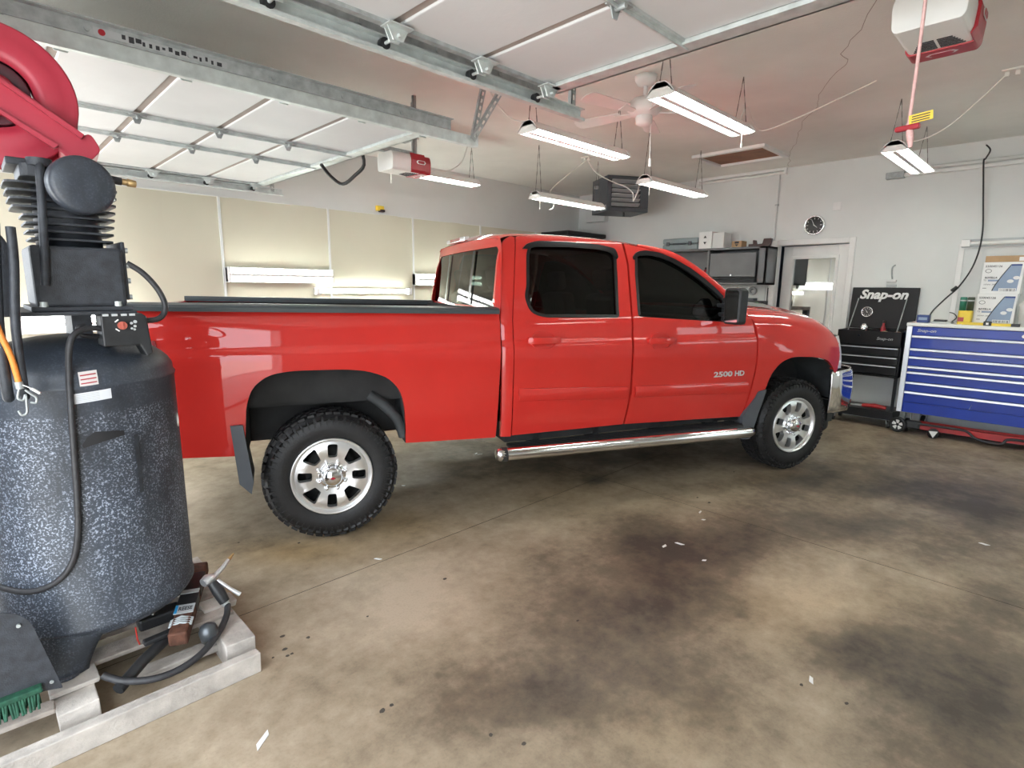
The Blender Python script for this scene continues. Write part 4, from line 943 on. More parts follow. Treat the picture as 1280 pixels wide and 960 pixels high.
def rim_meshes():
    hw = WW / 2; f = -hw + .002
    # face: dished disc with eight windows
    outer = [(.222 * math.cos(2 * PI * k / 96), .222 * math.sin(2 * PI * k / 96)) for k in range(96)]
    holes = []
    for k in range(8):
        a = PI / 8 * 2 * k; c, s = math.cos(a), math.sin(a)
        wi, wo = (.021, .027) if k % 2 == 0 else (.022, .047)
        hp = rounded([(.120, -wi), (.130, -wi - .006), (.192, -wo - .004), (.203, -wo), (.206, 0), (.203, wo), (.192, wo + .004), (.130, wi + .006), (.120, wi)], .012, 3)
        holes.append([(x * c - y * s, x * s + y * c) for x, y in hp])
    def face(x, z):
        r = math.hypot(x, z); d = .030 - .022 * min(1, max(0, (r - .06) / .10)) if r < .16 else .008 + .012 * max(0, (r - .18) / .05)
        return (x, f + d, z)
    b = MB(); skin(b, outer, holes, face, .045, frange(-.2, .21, .03), frange(-.2, .21, .03))
    My = Matrix.Rotation(PI / 2, 4, 'X')
    b.lathe([(.222, -(f + .020)), (.228, -(f + .010)), (.236, -(f - .003)), (.244, -(f - .006)), (.2475, -(f + .002)), (.246, -(f + .022)), (.238, -(f + .03))], My, 96)
    back = MB(); back.lathe([(.222, -(f + .03)), (.215, -(f + .20)), (.16, -(f + .20)), (.155, -(f + .10)), (.0, -(f + .10))], My, 48); back.f = [g for g in back.f]
    cap = MB(); cap.lathe([(.066, -(f + .03)), (.064, -(f + .0)), (.058, -(f - .018)), (.045, -(f - .030)), (.02, -(f - .036)), (0, -(f - .037))], My, 32); cap.lathe([(.085, -(f + .029)), (.082, -(f + .022)), (.066, -(f + .020))], My, 32)
    nut = MB(); nut.lathe([(.013, -.0), (.0135, .016), (.012, .028), (.006, .033), (0, .034)], My, 12)
    return b, back, cap, nut
ty, (rm, bk, cpz, nut) = tyre_mesh(), rim_meshes()
def wheel():
    hub = rm.build('wheel', M_alu, tr, local=True)
    hub['label'] = 'polished eight slot wheel'
    ty.build('tyre', M_rubber, hub, local=True); bk.build('wheel_barrel', M_under, hub, local=True)
    cp_ = cpz.build('hub_cap', M_chrome, hub, local=True)
    em = MB().prism([(-.017, -.004), (-.007, -.004), (-.007, -.008), (.007, -.008), (.007, -.004), (.017, -.004), (.014, .004), (.007, .004), (.007, .008), (-.007, .008), (-.007, .004), (-.014, .004)], frame((0, -WW / 2 - .034, 0), (1, 0, 0), (0, 0, 1)), -.004 if False else .004)
    em.build('wheel_emblem', M_taill, hub, local=True)
    n0 = None
    for k in range(8):
        a = PI / 8 + PI / 4 * k
        if n0 is None: n0 = nut.build('lug_nut', M_chrome, hub, local=True); o = n0
        else: o = child(n0, hub)
        o.location = (.083 * math.cos(a), -WW / 2 + .030, .083 * math.sin(a))
    return hub
w0 = wheel()
for i, (x, y, rz, ry) in enumerate(((0, 0, 0, .05), (3.904, 0, math.radians(0), .25), (0, TW, PI, .1), (3.904, TW, PI, .3))):
    o = w0 if i == 0 else copy_tree(w0, None, tr)
    o.location = (x, .025 + WW / 2 if y == 0 else TW - .025 - WW / 2, WR); o.rotation_euler = (0, ry, rz)
# ================================================================== PALLET, COMPRESSOR, REEL
pl = thing('pallet', 'weathered wooden pallet under the air compressor', 'pallet', (.1, 2.7, 0))
def board(a, b_, mt=M_wood, jig=.004):
    b = MB().box(a, b_); b.v = [p + Vector((random.uniform(-jig, jig), random.uniform(-jig, jig), 0 if p.z < .003 else random.uniform(-jig, jig))) for p in b.v]
    return b.build('board', mt, pl, bevel=.004)
board((-.5, 2.185, 0), (.705, 2.235, .088)); board((-.5, 2.235, 0), (.69, 2.275, .030), M_wood2)
for x, mt in ((.60, M_wood), (.06, M_wood), (-.48, M_wood2)):
    board((x, 2.28, .0), (x + .115, 3.15, .115), mt)
for y, w_, mt in ((2.50, .10, M_wood2), (2.68, .12, M_wood2), (2.86, .12, M_wood2), (3.04, .11, M_wood2)):
    board((-.5, y, .117), (.70, y + w_, .137), mt)
board((.30, 2.40, .035), (.63, 2.47, .06), M_wood); board((.60, 2.56, .117), (.735, 2.64, .15), M_wood); board((.58, 2.93, .138), (.70, 3.02, .20), M_wood2)
board((-.1, 2.33, .10), (.06, 2.40, .118), M_wood2)
board((.045, 2.385, .1155), (.195, 2.495, .138), M_wood)
cx, cy, tr_ = .268, 2.745, .338
co = thing('air_compressor', 'black speckled upright air compressor tank and pump at left', 'compressor', (cx, cy, .138))
b = MB(); prof = [(0, .21)] + [(tr_ * math.sin(a), .315 - .105 * math.cos(a)) for a in [PI / 2 * k / 10 for k in range(1, 10)]] + [(tr_ - .002, .305), (tr_ + .004, .312), (tr_ + .004, .322), (tr_, .33), (tr_, 1.215), (tr_ + .004, 1.222), (tr_ + .004, 1.230), (tr_ - .002, 1.238)] + [(tr_ * math.cos(a), 1.24 + .155 * math.sin(a)) for a in [PI / 2 * k / 10 for k in range(1, 10)]] + [(0, 1.396)]
MT = Matrix.Translation((cx, cy, 0))
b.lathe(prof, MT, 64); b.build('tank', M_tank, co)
def tank_pt(x, z, out=0):
    r = tr_ + out
    if z > 1.24: r = tr_ * math.sqrt(max(.02, 1 - ((z - 1.24) / .155) ** 2)) + out
    d = max(0, r * r - (x - cx) ** 2); return Vector((x, cy - math.sqrt(d), z))
for a in (-122, 118, 22):
    a = math.radians(a); ca, sa = math.cos(a), math.sin(a)
    M = Matrix.Translation((cx, cy, 0)) @ Matrix.Rotation(a, 4, 'Z'); b = MB()
    # curved foot plate: wide where welded to the dome, narrow and turned out at the base
    def ft(u, v):
        z = .142 + .18 * u; wd = .058 + .09 * u ** 1.3; t = (v - .5) * 2; r = .325 - .002 * u + .012 * (1 - u) - .055 * t * t * (1 - .3 * u)
        return M @ Vector((r, wd * t, z))
    b.grid(ft, 8, 10)
    b2 = MB(); b2.v = b.v; b2.f = b.f; b2.sm = b.sm
    b2.lathe([(.0, .139), (.05, .139), (.052, .150), (0, .152)], Matrix.Translation((cx + .31 * ca, cy + .31 * sa, 0)), 16)
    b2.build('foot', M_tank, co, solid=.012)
# labels wrapped on the tank
def wrap(name, x0, x1, z0, z1, mt, out=.0015, slope=0, parent=co):
    b = MB(); b.grid(lambda u, v: tank_pt(x0 + (x1 - x0) * u, z0 + (z1 - z0) * v + slope * u, out), 10, 2); return b.build(name, mt, parent)
la = wrap('warning_label', .247, .301, 1.232, 1.282, mat('label_white', (.62, .58, .56), .5, var=.05), slope=.004)
for k in range(3): wrap('label_stripe', .251, .297, 1.240 + k * .014, 1.244 + k * .014, M_red, .0022, .004, la)
lb = wrap('data_plate', .226, .335, 1.172, 1.208, mat('label_silver', (.66, .68, .72), .35, var=.05), slope=.008)
for k in range(5): wrap('plate_line', .232, .30, 1.177 + k * .006, 1.1785 + k * .006, M_lgrey, .0022, .0055, lb)
b = MB(); outline = [(.232, 1.022), (.25, 1.050), (.275, 1.066), (.30, 1.062), (.335, 1.058), (.36, 1.052), (.362, 1.035), (.30, 1.026), (.236, 1.012)]
V, F, E = flat(outline, [], (), frange(.23, .37, .012)); b.add([tank_pt(x, z, .0012) for x, z in V], F, True); b.build('bare_patch', mat('black_bare_patch', (.013, .013, .015), .6, var=.2), co)
wrap('weld_plate', .39, .405, .80, 1.03, M_cast, .004)
b = MB(); b.lathe([(0, 0), (.03, 0), (.032, .006), (.02, .012), (0, .013)], frame(tank_pt(.586, 1.02, 0), (-.15, -1, 0), (0, 0, 1)), 18); b.build('port_cover', M_whitep, co)
# hose down the tank
hp = [(.375, 2.46, 1.41), (.32, 2.44, 1.432), (.265, 2.42, 1.425), (.235, 2.405, 1.385)] + [tuple(tank_pt(x, z, .012)) for x, z in ((.222, 1.28), (.214, 1.15), (.207, 1.0), (.200, .85), (.190, .72), (.170, .62), (.135, .555), (.08, .515), (.02, .505), (-.04, .515))]
MB().tube(smooth(hp, 6), .0105, 10).build('tank_hose', M_hose, co)
# motor plate and pump
MB().box((-.25, 2.44, 1.478), (.445, 2.98, 1.492)).build('mounting_plate', M_cast, co, bevel=.004)
for x, y in ((-.05, 2.62), (.27, 2.62)): MB().box((x, y, 1.36), (x + .06, y + .22, 1.48)).build('plate_leg', M_cast, co)
pm_ = MB().box((.165, 2.47, 1.506), (.425, 2.80, 1.715)).build('crankcase', M_cast, co, bevel=.012)
MB().box((.150, 2.462, 1.492), (.44, 2.82, 1.508)).build('crankcase_base', M_cast, co, bevel=.003)
b = MB().box((.425, 2.49, 1.53), (.437, 2.78, 1.74)); b.build('side_cover', M_cast, pm_, bevel=.003)
for z in (1.54, 1.60, 1.655, 1.71): MB().cyl((.437, 2.50, z), (.446, 2.50, z), .010, 6).build('bolt', M_galvd, pm_)
for x in (.185, .395): MB().cyl((x, 2.475, 1.507), (x, 2.475, 1.525), .013, 6).build('bolt', M_galv, co)
cyl_ = MB().lathe([(0, 1.71), (.098, 1.71), (.094, 1.93), (0, 1.935)], Matrix.Translation((.295, 2.63, 0)), 28).build('pump_cylinder', M_cast, co)
for k in range(8):
    z = 1.735 + k * .026; s = .118 + .004 * k
    MB().prism(rounded(rect(.295 - s - (.02 if k > 3 else 0), 2.63 - .125, .295 + s, 2.63 + .125), .04, 4), Matrix.Translation((0, 0, z)), .007).build('cooling_fin', M_cast, cyl_)
b = MB().prism(rounded(rect(.17, 2.50, .425, 2.76), .04, 4), Matrix.Translation((0, 0, 1.94)), .045)
b.cyl((.225, 2.51, 1.975), (.225, 2.51, 2.0), .035, 12).box((.14, 2.52, 1.975), (.40, 2.74, 1.998)); b.build('pump_head', M_cast, co, bevel=.004)
MB().tube(smooth([(.23, 2.50, 1.985), (.222, 2.478, 1.96), (.215, 2.468, 1.85), (.205, 2.464, 1.70), (.195, 2.462, 1.58)], 5), .013, 10).build('discharge_pipe', M_cast, co)
Mi = frame((.325, 2.38, 1.915), (1, .12, 0), (0, 0, 1))
MB().lathe([(0, .004), (.03, .006), (.078, .002), (.09, -.006), (.094, -.018), (.094, -.062), (.085, -.072), (0, -.072)], Mi, 40).build('intake_filter', M_tank, co)
MB().cyl((.32, 2.44, 1.918), (.31, 2.53, 1.925), .03, 14).build('intake_neck', M_cast, co)
MB().tube([(.40, 2.47, 1.955), (.445, 2.475, 1.952)], .014, 10).build('relief_valve', M_cast, co)
MB().tube([(.445, 2.475, 1.952), (.463, 2.477, 1.951), (.464, 2.477, 1.951), (.490, 2.48, 1.949)], [.011, .011, .014, .012], 8).build('brass_fitting', M_brass, co)
MB().tube(smooth([(.44, 2.50, 1.665), (.485, 2.49, 1.63), (.525, 2.485, 1.575), (.545, 2.48, 1.52), (.54, 2.475, 1.48), (.515, 2.47, 1.457), (.475, 2.47, 1.452)], 6), .0105, 10).build('unloader_hose', M_hose, co)
MB().cyl((.478, 2.47, 1.452), (.455, 2.47, 1.452), .009, 8).build('hose_fitting', M_brass, co)
# pressure switch box
b = MB(); b.prism([(.33, 1.365), (.33, 1.478), (.345, 1.482), (.455, 1.482), (.47, 1.47), (.475, 1.395), (.48, 1.335), (.46, 1.32), (.44, 1.365)], frame((0, 2.535, 0), (1, 0, 0), (0, 0, 1)), .115)
sw = b.build('switch_box', M_black, co, bevel=.005)
kn = MB().cyl((.391, 2.42, 1.440), (.391, 2.408, 1.440), .0145, 18).box((.388, 2.404, 1.428), (.394, 2.409, 1.452)).build('red_knob', mat('faded_red_knob', (.42, .10, .07), .5), sw)
b = MB()
for x, z, r in ((.420, 1.447, .005), (.430, 1.436, .005), (.420, 1.428, .004), (.432, 1.452, .006), (.428, 1.424, .004)): b.cyl((x, 2.421, z), (x, 2.417, z), r, 8)
b.build('gauge_port', M_lgrey, sw)
b = MB(); b.cbox((.376, 2.418, 1.457), (.014, .003, .004), Matrix.Rotation(-.7, 3, 'Y')); b.cbox((.376, 2.418, 1.424), (.014, .003, .004), Matrix.Rotation(.7, 3, 'Y')); b.build('knob_marks', M_white, sw)
for x in (.343, .366, .395, .42, .45): pass
b = MB()
for x in (.345, .372, .40, .425): b.cbox((x, 2.421, 1.478), (.018, .006, .008))
b.build('torn_label', M_lgrey, sw)
MB().tube(smooth([(.34, 2.50, 1.40), (.28, 2.47, 1.405), (.27, 2.47, 1.435), (.29, 2.48, 1.44)], 5), .008, 8).build('copper_line', M_hose, co)
# belt guard at the left edge
b = MB(); b.prism(rounded([(-.55 + .2, 1.492), (.105, 1.492), (.125, 1.70), (.06, 1.79), (-.35, 1.80)], [.02, .01, .06, .06, .1], 5), frame((0, 2.50, 0), (1, 0, 0), (0, 0, 1)), .10)
b.build('belt_guard', M_cast, co)
MB().tube(smooth([(.122, 2.36, 1.76), (.118, 2.35, 1.65), (.100, 2.345, 1.45), (.098, 2.35, 1.26), (.10, 2.38, 1.22)], 5), .013, 10).build('guard_tube', M_cast, co)
MB().tube(smooth([(.085, 2.36, 1.77), (.075, 2.35, 1.65), (.060, 2.345, 1.45), (.058, 2.35, 1.26), (.06, 2.38, 1.22)], 5), .015, 10).build('guard_tube', M_cast, co)
# hose reel
rl = thing('hose_reel', 'big red hose reel above the compressor at upper left', 'hose reel', (.33, 2.93, 1.493))
rc = Vector((.150, 2.86, 2.255))
Mr = frame(rc, (1, -.10, 0), (0, 0, 1))          # z axis of Mr faces the camera side (-y)
def flange(z0):
    b = MB(); b.lathe([(.116, z0), (.118, z0 + .012), (.15, z0 + .020), (.20, z0 + .014), (.228, z0 + .002), (.240, z0 + .004), (.246, z0), (.242, z0 - .006), (.228, z0 - .006), (.20, z0 + .006), (.15, z0 + .010), (.12, z0 + .002), (.116, z0)], Mr, 56); return b
flange(.055).build('flange', M_reel, rl); flange(-.06).build('flange', M_reel, rl)
MB().lathe([(.11, -.06), (.11, .055), (.105, .06), (.07, .03), (.0, .03)], Mr, 40).build('drum', mat('dark_red_drum', (.10, .02, .03), .5), rl)
MB().lathe([(.07, .031), (.075, .05), (.06, .062), (.025, .066), (0, .066)], Mr, 32).build('hub', M_reel, rl)
b = MB()
for k in range(5):
    R = .135 + .018 * k
    for j in range(5): b.tube([Mr @ Vector((R * math.cos(a), R * math.sin(a), -.042 + j * .021)) for a in [2 * PI * i / 32 for i in range(32)]], .009, 5, closed=True)
b.build('wound_hose', M_hose, rl)
for z in (.105, -.10):
    b = MB(); pth = [(-.18, .095, z), (-.02, .01, z), (.20, -.17, z), (.26, -.23, z)]
    M2 = Mr @ Matrix.Translation((0, 0, z))
    b.prism(rounded([(-.22, .15), (-.06, .085), (.02, .055), (.245, -.105), (.27, -.16), (.21, -.20), (.16, -.17), (-.04, -.03), (-.10, .0), (-.25, .06)], .02, 4), M2, .006)
    b.prism([(-.05, .08), (-.03, .075), (.25, -.115), (.24, -.13)], M2, .03); b.prism([(-.06, -.02), (-.05, -.035), (.155, -.178), (.17, -.165)], M2, .03)
    b.build('arm', M_reel, rl)
b = MB(); b.prism(rounded([(.16, -.17), (.27, -.10), (.30, -.16), (.23, -.24)], .02, 3), Mr @ Matrix.Translation((0, 0, -.11)), .22); b.build('base', M_reel, rl, bevel=.004)
b = MB().cyl((.375, 2.90, 1.494), (.375, 2.90, 2.07), .022, 12).box((.31, 2.84, 1.493), (.43, 2.96, 1.503)); b.build('mounting_post', M_cast, rl)
# bungee cord with hooks on the tank
bg = thing('bungee_cord', 'orange bungee cord with wire hooks at left of the tank', 'cord', (.085, 2.33, 1.25))
MB().tube(smooth([(.045, 2.335, 1.56), (.058, 2.33, 1.45), (.078, 2.33, 1.36), (.088, 2.335, 1.272)], 6), .0085, 10).build('cord', M_orange, bg)
MB().cyl((.087, 2.335, 1.278), (.089, 2.335, 1.255), .011, 10).build('ferrule', M_galvd, bg)
for pts in ([(.089, 2.333, 1.262), (.083, 2.330, 1.245), (.080, 2.330, 1.225), (.092, 2.330, 1.218), (.099, 2.33, 1.235), (.099, 2.33, 1.205), (.096, 2.33, 1.175), (.083, 2.33, 1.17), (.077, 2.33, 1.185)], [(.10, 2.333, 1.25), (.112, 2.332, 1.235), (.124, 2.332, 1.222), (.122, 2.332, 1.205), (.108, 2.332, 1.208)]):
    MB().tube(smooth(pts, 5), .0035, 6).build('hook', M_galvd, bg)
MB().tube(smooth([(.094, 2.328, 1.268), (.112, 2.326, 1.256), (.132, 2.326, 1.238), (.134, 2.326, 1.236)], 5), [.002] * 6 + [.005] * 10, 6).build('zip_tie', M_whitep, bg)
# --- things on the pallet
hx = thing('hitch_ball_mount', 'rusty trailer hitch bar with a dark ball on the pallet', 'hitch', (.54, 2.62, .17))
A_, B_ = Vector((.668, 2.845, .222)), Vector((.452, 2.375, .170))
dx = (A_ - B_).normalized(); up = Vector((0, 0, 1)); sd = dx.cross(up).normalized(); up = sd.cross(dx)
Mh = Matrix.Identity(4)
for i in range(3): Mh[i][0], Mh[i][1], Mh[i][2], Mh[i][3] = dx[i], -sd[i], up[i], B_[i]
L = (A_ - B_).length
MB().box((0, -.035, -.03), (L, .035, .03), Mh).build('bar', M_rust, hx, bevel=.008)
MB().box((.29, -.038, -.01), (.43, .038, .034), Mh).build('black_sleeve', M_black, hx, bevel=.004); MB().box((.185, -.038, -.01), (.265, .038, .034), Mh).build('black_sleeve', M_black, hx, bevel=.004)
MB().box((.262, -.036, .030), (.290, .036, .0355), Mh).build('pale_label', M_lgrey, hx)
lp = MB().box((.125, -.037, .031), (.183, .037, .0350), Mh).build('name_plate', M_lgrey, hx)
MB().box((.127, .026, .035), (.181, .0365, .0358), Mh).build('blue_mark', mat('label_blue', (.03, .30, .62), .5), lp)
lettering('name_lettering', 'REESE', M_ink, lp, Mh @ Vector((.153, -.004, .0352)), -(-sd), dx, .034, width=.052, offset=.02) if True else None
b = MB()
for k in range(4): b.tube([Mh @ Vector((.062 + k * .013, -.042, .02)), Mh @ Vector((.062 + k * .013, 0, .036)), Mh @ Vector((.062 + k * .013, .042, .02))], .005, 6)
b.build('chain_links', M_galvd, hx)
bl = MB().lathe([(0, -.03), (.018, -.03), (.018, -.012), (.03, -.010), (.034, .01), (.038, .03), (.030, .055), (.012, .066), (0, .067)], Matrix.Translation((.565, 2.375, .125)), 20); bl.build('ball', mat('dark_ball_steel', (.10, .11, .12), .35, .6), hx)
# air gun
ag = thing('blow_gun', 'silver air blow gun with black grip resting on the hitch', 'air gun', (.64, 2.58, .25))
MB().tube([(.603, 2.55, .285), (.625, 2.56, .29), (.648, 2.57, .285)], [.02, .026, .02], 10).build('head', M_alub, ag)
MB().tube([(.648, 2.57, .285), (.70, 2.60, .305), (.735, 2.63, .32)], [.012, .010, .008], 10).build('barrel', M_alub, ag)
MB().tube([(.735, 2.63, .32), (.765, 2.65, .333)], [.009, .004], 8).build('nozzle_tip', M_brass, ag)
MB().tube([(.66, 2.55, .28), (.70, 2.52, .235), (.735, 2.50, .20)], [.008, .008, .010], 8).build('lever', M_alub, ag)
MB().tube([(.638, 2.55, .275), (.655, 2.53, .235), (.672, 2.51, .185)], [.020, .026, .022], 12).build('grip', M_black, ag)
MB().tube([(.672, 2.51, .185), (.680, 2.505, .165)], [.018, .014], 10).build('connector', M_galv, ag)
ho = MB().tube(smooth([(.68, 2.50, .170), (.655, 2.44, .155), (.60, 2.37, .135), (.52, 2.30, .120), (.43, 2.27, .108), (.34, 2.275, .11), (.26, 2.31, .125), (.22, 2.345, .14), (.20, 2.36, .155)], 7), .0135, 10).build('air_hose', M_hose)
tag(ho, 'thick black air hose curving over the front pallet board', 'hose')
o = MB().box((.30, 2.36, .062), (.34, 2.58, .1), Matrix.Translation((.04, .0, .02))).build('iron_bar', M_black); 
pb = thing('pry_bar', 'flat black steel bar lying across the pallet by the hose', 'bar', (.36, 2.42, .12))
bpy.data.objects.remove(o)
b = MB(); b.tube([(.235, 2.305, .105), (.33, 2.38, .135), (.45, 2.47, .15)], .022, 8); b.build('bar', M_black, pb)
b = MB().cbox((.40, 2.44, .175), (.11, .035, .02), Matrix.Rotation(.1, 3, 'Z')); b.build('grip_end', M_black, pb, bevel=.006)
o = MB().tube(smooth([(.515, 2.62, .235), (.50, 2.60, .255), (.455, 2.585, .262), (.425, 2.575, .25), (.405, 2.56, .215)], 5), .009, 8).build('bent_rod', M_chrome); tag(o, 'short bent chrome rod leaning behind the hitch bar', 'rod')
o = MB().box((.36, 2.585, .138), (.52, 2.66, .19)).build('black_block', M_black, bevel=.01); tag(o, 'black rubber block under the tank beside the hitch bar', 'block')
o = MB().tube([(.343, 2.50, .139), (.336, 2.49, .17), (.334, 2.49, .225)], .003, 5).build('red_straw', mat('red_straw', (.6, .05, .04), .4)); tag(o, 'thin red plastic straw standing up from the pallet', 'straw')
# mud flap sheet and brush at the lower left corner
mf = thing('steel_guard', 'dark bent sheet guard leaning at the lower left of the tank', 'guard', (-.05, 2.3, .14))
b = MB(); b.prism(rounded([(-.35, .56), (-.05, .53), (.005, .50), (.030, .46), (.075, .245), (.085, .20), (.03, .215), (-.12, .215), (-.35, .16)], [.02, .02, .03, .03, .01, .006, .02, .02, .02], 4), frame((0, 2.285, 0), (1, 0, 0), (0, .12, 1)), .006)
b.build('sheet', M_cast, mf); MB().cyl((-.002, 2.33, .465), (-.002, 2.322, .465), .006, 8).build('rivet', M_galv, mf)
MB().cyl((.058, 2.312, .235), (.058, 2.303, .235), .006, 8).build('rivet', M_galvd, mf)
br = thing('scrub_brush', 'green bristled brush lying under the bent sheet guard', 'brush', (-.03, 2.33, .17))
gx = -.03
b = MB()
for i in range(14):
    for j in range(5):
        x = -.055 + i * .008; b.tube([(x + gx, 2.285 + j * .012, .228 + random.uniform(-.004, .004)), (x + gx + random.uniform(-.012, .006), 2.275 + j * .010, .178 + random.uniform(-.006, .006))], .0052, 4)
o = b.build('bristles', M_grass, br, kind='stuff'); MB().box((-.062 + gx, 2.278, .226), (.062 + gx, 2.345, .245)).build('brush_back', M_grass, br, bevel=.004)
MB().cyl((-.15, 2.30, .21), (-.095, 2.31, .225), .022, 10).build('wooden_handle', M_card, br)
# litter
SCRAP_LABELS = ['white paper scrap nearest the camera, by the pallet', 'pale scrap on floor just ahead of the rear wheel', 'pale scrap beside the floor joint below rear wheel', 'pale scrap under the truck, left of its twin', 'pale scrap under the truck, right of its twin', 'lowest pale scrap in the cluster on the dark stain', 'uppermost pale scrap of the dark stain cluster', 'middle pale scrap of the dark stain cluster', 'pale scrap left of the dark stain cluster', 'pale scrap furthest right on the stained floor', 'pale scrap at lower right near the big stain', 'pale scrap just below the stain cluster, left side']
for i, (x, y) in enumerate(SPOTS):
    r = random.uniform(.006, .014); n = 7; b = MB()
    b.prism([(r * random.uniform(.7, 1.2) * math.cos(2 * PI * k / n), .8 * r * random.uniform(.7, 1.2) * math.sin(2 * PI * k / n)) for k in range(n)], Matrix.Translation((x, y, 0)), .0012)
    b.build('oil_drip', M_joint, fl)
for i, (x, y) in enumerate(SCRAPS):
    s = (.045, .012) if i == 0 else (random.uniform(.012, .03), random.uniform(.006, .014)); a = random.uniform(0, 3)
    M = Matrix.Translation((x, y, .0)) @ Matrix.Rotation(a if i else .6, 4, 'Z')
    o = MB().prism([(-s[0], -s[1]), (s[0] * .6, -s[1] * .5), (s[0], s[1]), (-s[0] * .5, s[1] * .8)], M, .003).build('paper_scrap', M_white)
    tag(o, SCRAP_LABELS[i], 'litter', None if i == 0 else 'paper scraps on the floor')
# ================================================================== RIGHT WALL: CABINETS, CHESTS, HEATER
# unit heater in the far corner
hc = Vector((7.22, 5.06, 0)); hr = math.radians(-30)
he = thing('unit_heater', 'dark grey louvred unit heater hanging in the far corner', 'heater', (hc.x, hc.y, 2.70), hr)
OFF['unit_heater'] = Vector((0, 0, 0))
W, D, H = .66, .56, .50      # local: front face at -y
b = MB()
for a, c in (((-W / 2, -D / 2, 0), (W / 2, D / 2, .06)), ((-W / 2, -D / 2, H - .05), (W / 2, D / 2, H)), ((-W / 2, -D / 2, .06), (-W / 2 + .07, D / 2, H - .05)), ((W / 2 - .13, -D / 2, .06), (W / 2, D / 2, H - .05)), ((-W / 2, D / 2 - .02, 0), (W / 2, D / 2, H))): b.box(a, c)
b.build('casing', M_dgrey, he, local=True, bevel=.006)
for k in range(6):
    M = Matrix.Translation((-.03, -D / 2 + .03, .10 + k * .065)) @ Matrix.Rotation(-.6, 4, 'X'); MB().box((-.225, -.04, -.004), (.225, .03, .004), M).build('louvre', M_lgrey, he, local=True)
MB().box((-W / 2 + .07, -.1, .06), (W / 2 - .13, -.08, H - .05)).build('heat_exchanger', M_under, he, local=True)
lb_ = MB().box((-W / 2 - .004, -.25, .02), (-W / 2, -.06, .09)).build('label', M_lgrey, he, local=True)
b = MB()
for k in range(7): b.box((-W / 2 - .006, -.235 + k * .024, .042), (-W / 2 - .004, -.218 + k * .024, .068))
b.build('label_print', M_ink, lb_, local=True)
MB().cyl((-.02, -.2, -.06), (-.02, -.2, 0), .014, 8).build('drain_pipe', M_black, he, local=True)
for x in (-.28, .28):
    for y in (-.2, .2): MB().cyl((x, y, H), (x, y, ZC - 2.70), .005, 6).build('hanging_rod', M_galvd, he, local=True)
MB().box((-W / 2 - .05, .05, .36), (-W / 2, .10, .40)).build('valve', M_galvd, he, local=True)
t = thing('wall_box', 'small white box on right wall left of the heater', 'box', (XR, 5.9, 2.9))
MB().box((XR - .12, 5.85, 2.72), (XR, 6.25, 3.0)).build('cover', M_wall, t, bevel=.004)
# tall black locker in the corner
t = thing('tall_locker', 'tall black locker in the corner, only its top above the cab', 'locker', (7.5, 6.15, 0))
MB().box((7.02, 5.89, .05), (7.98, 6.44, 2.43)).build('body', M_blackm, t, bevel=.008)
MB().box((6.98, 5.85, 2.43), (8.0, 6.46, 2.50)).build('top_trim', M_blackm, t, bevel=.02); MB().box((7.04, 5.91, 0), (7.96, 6.42, .05)).build('plinth', M_black, t)
for x in (7.04, 7.51): MB().box((x, 5.875, .12), (x + .45, 5.89, 2.36)).build('door', M_blackm, t, bevel=.004)
# yellow gadget on the back wall
t = thing('wall_gadget', 'small yellow and black gadget stuck high on back wall', 'gadget', (3.94, YB, 2.57))
MB().box((3.89, YB - .05, 2.545), (3.99, YB, 2.605)).build('case', M_yellow, t, bevel=.006); MB().box((3.93, YB - .056, 2.53), (4.0, YB - .0, 2.56)).build('base', M_black, t, bevel=.004)
# grey wall cabinet: open bay at left, door at right
wc_ = thing('wall_cabinet', 'grey steel wall cabinet with one flap door and an open bay', 'cabinet', (XR, 3.85, 1.66))
XF = 7.69
b = MB(); y0, y1, z0, z1 = 2.99, 5.0, 1.66, 2.17
for a, c in (((XF, y0, z0), (XR, y1, z0 + .03)), ((XF, y0, z1 - .03), (XR, y1, z1)), ((XF, y0, z0), (XR, y0 + .03, z1)), ((XF, y1 - .03, z0), (XR, y1, z1)), ((XR - .02, y0, z0), (XR, y1, z1)), ((XF, 3.80, z0), (XR, 3.835, z1)), ((XF, y0, z0), (XF + .03, y0 + .11, z1))): b.box(a, c)
b.build('body', M_grey, wc_, bevel=.004)
dr = MB().box((XF - .012, 3.13, 1.765), (XF + .01, 3.785, 2.095)).build('flap_door', M_grey, wc_, bevel=.006)
MB().cyl((XF - .02, 3.46, 1.79), (XF - .012, 3.46, 1.79), .012, 10).build('lock', M_chrome, dr)
MB().box((XF - .018, 3.13, 1.735), (XF, 3.785, 1.758)).build('pull_rail', M_blackm, wc_); MB().box((XF - .010, 3.13, 1.695), (XF + .01, 3.785, 1.722)).build('lower_rail', M_blackm, wc_)
for i, (y, h, r, mt, lb) in enumerate(((3.90, .17, .035, M_red, 'red spray can standing in the open cabinet bay'), (3.99, .12, .04, M_white, 'white tub standing in the open cabinet bay'), (4.12, .15, .04, M_blued, 'blue can standing in the open cabinet bay'))):
    t = thing('spray_can', lb, 'can', (XF + .12, y, 1.69))
    MB().lathe([(0, 1.69), (r, 1.69), (r, 1.69 + h), (r * .6, 1.69 + h + .015), (0, 1.69 + h + .015)], Matrix.Translation((XF + .12, y, 0)), 16).build('body', mt, t)
    MB().lathe([(r * .55, 1.69 + h + .013), (r * .55, 1.69 + h + .045), (0, 1.69 + h + .047)], Matrix.Translation((XF + .12, y, 0)), 14).build('cap', M_black, t)
ZT = z1
t = thing('tool_case', 'grey green plastic tool case on top of the wall cabinet', 'tool case', (7.85, 4.3, ZT))
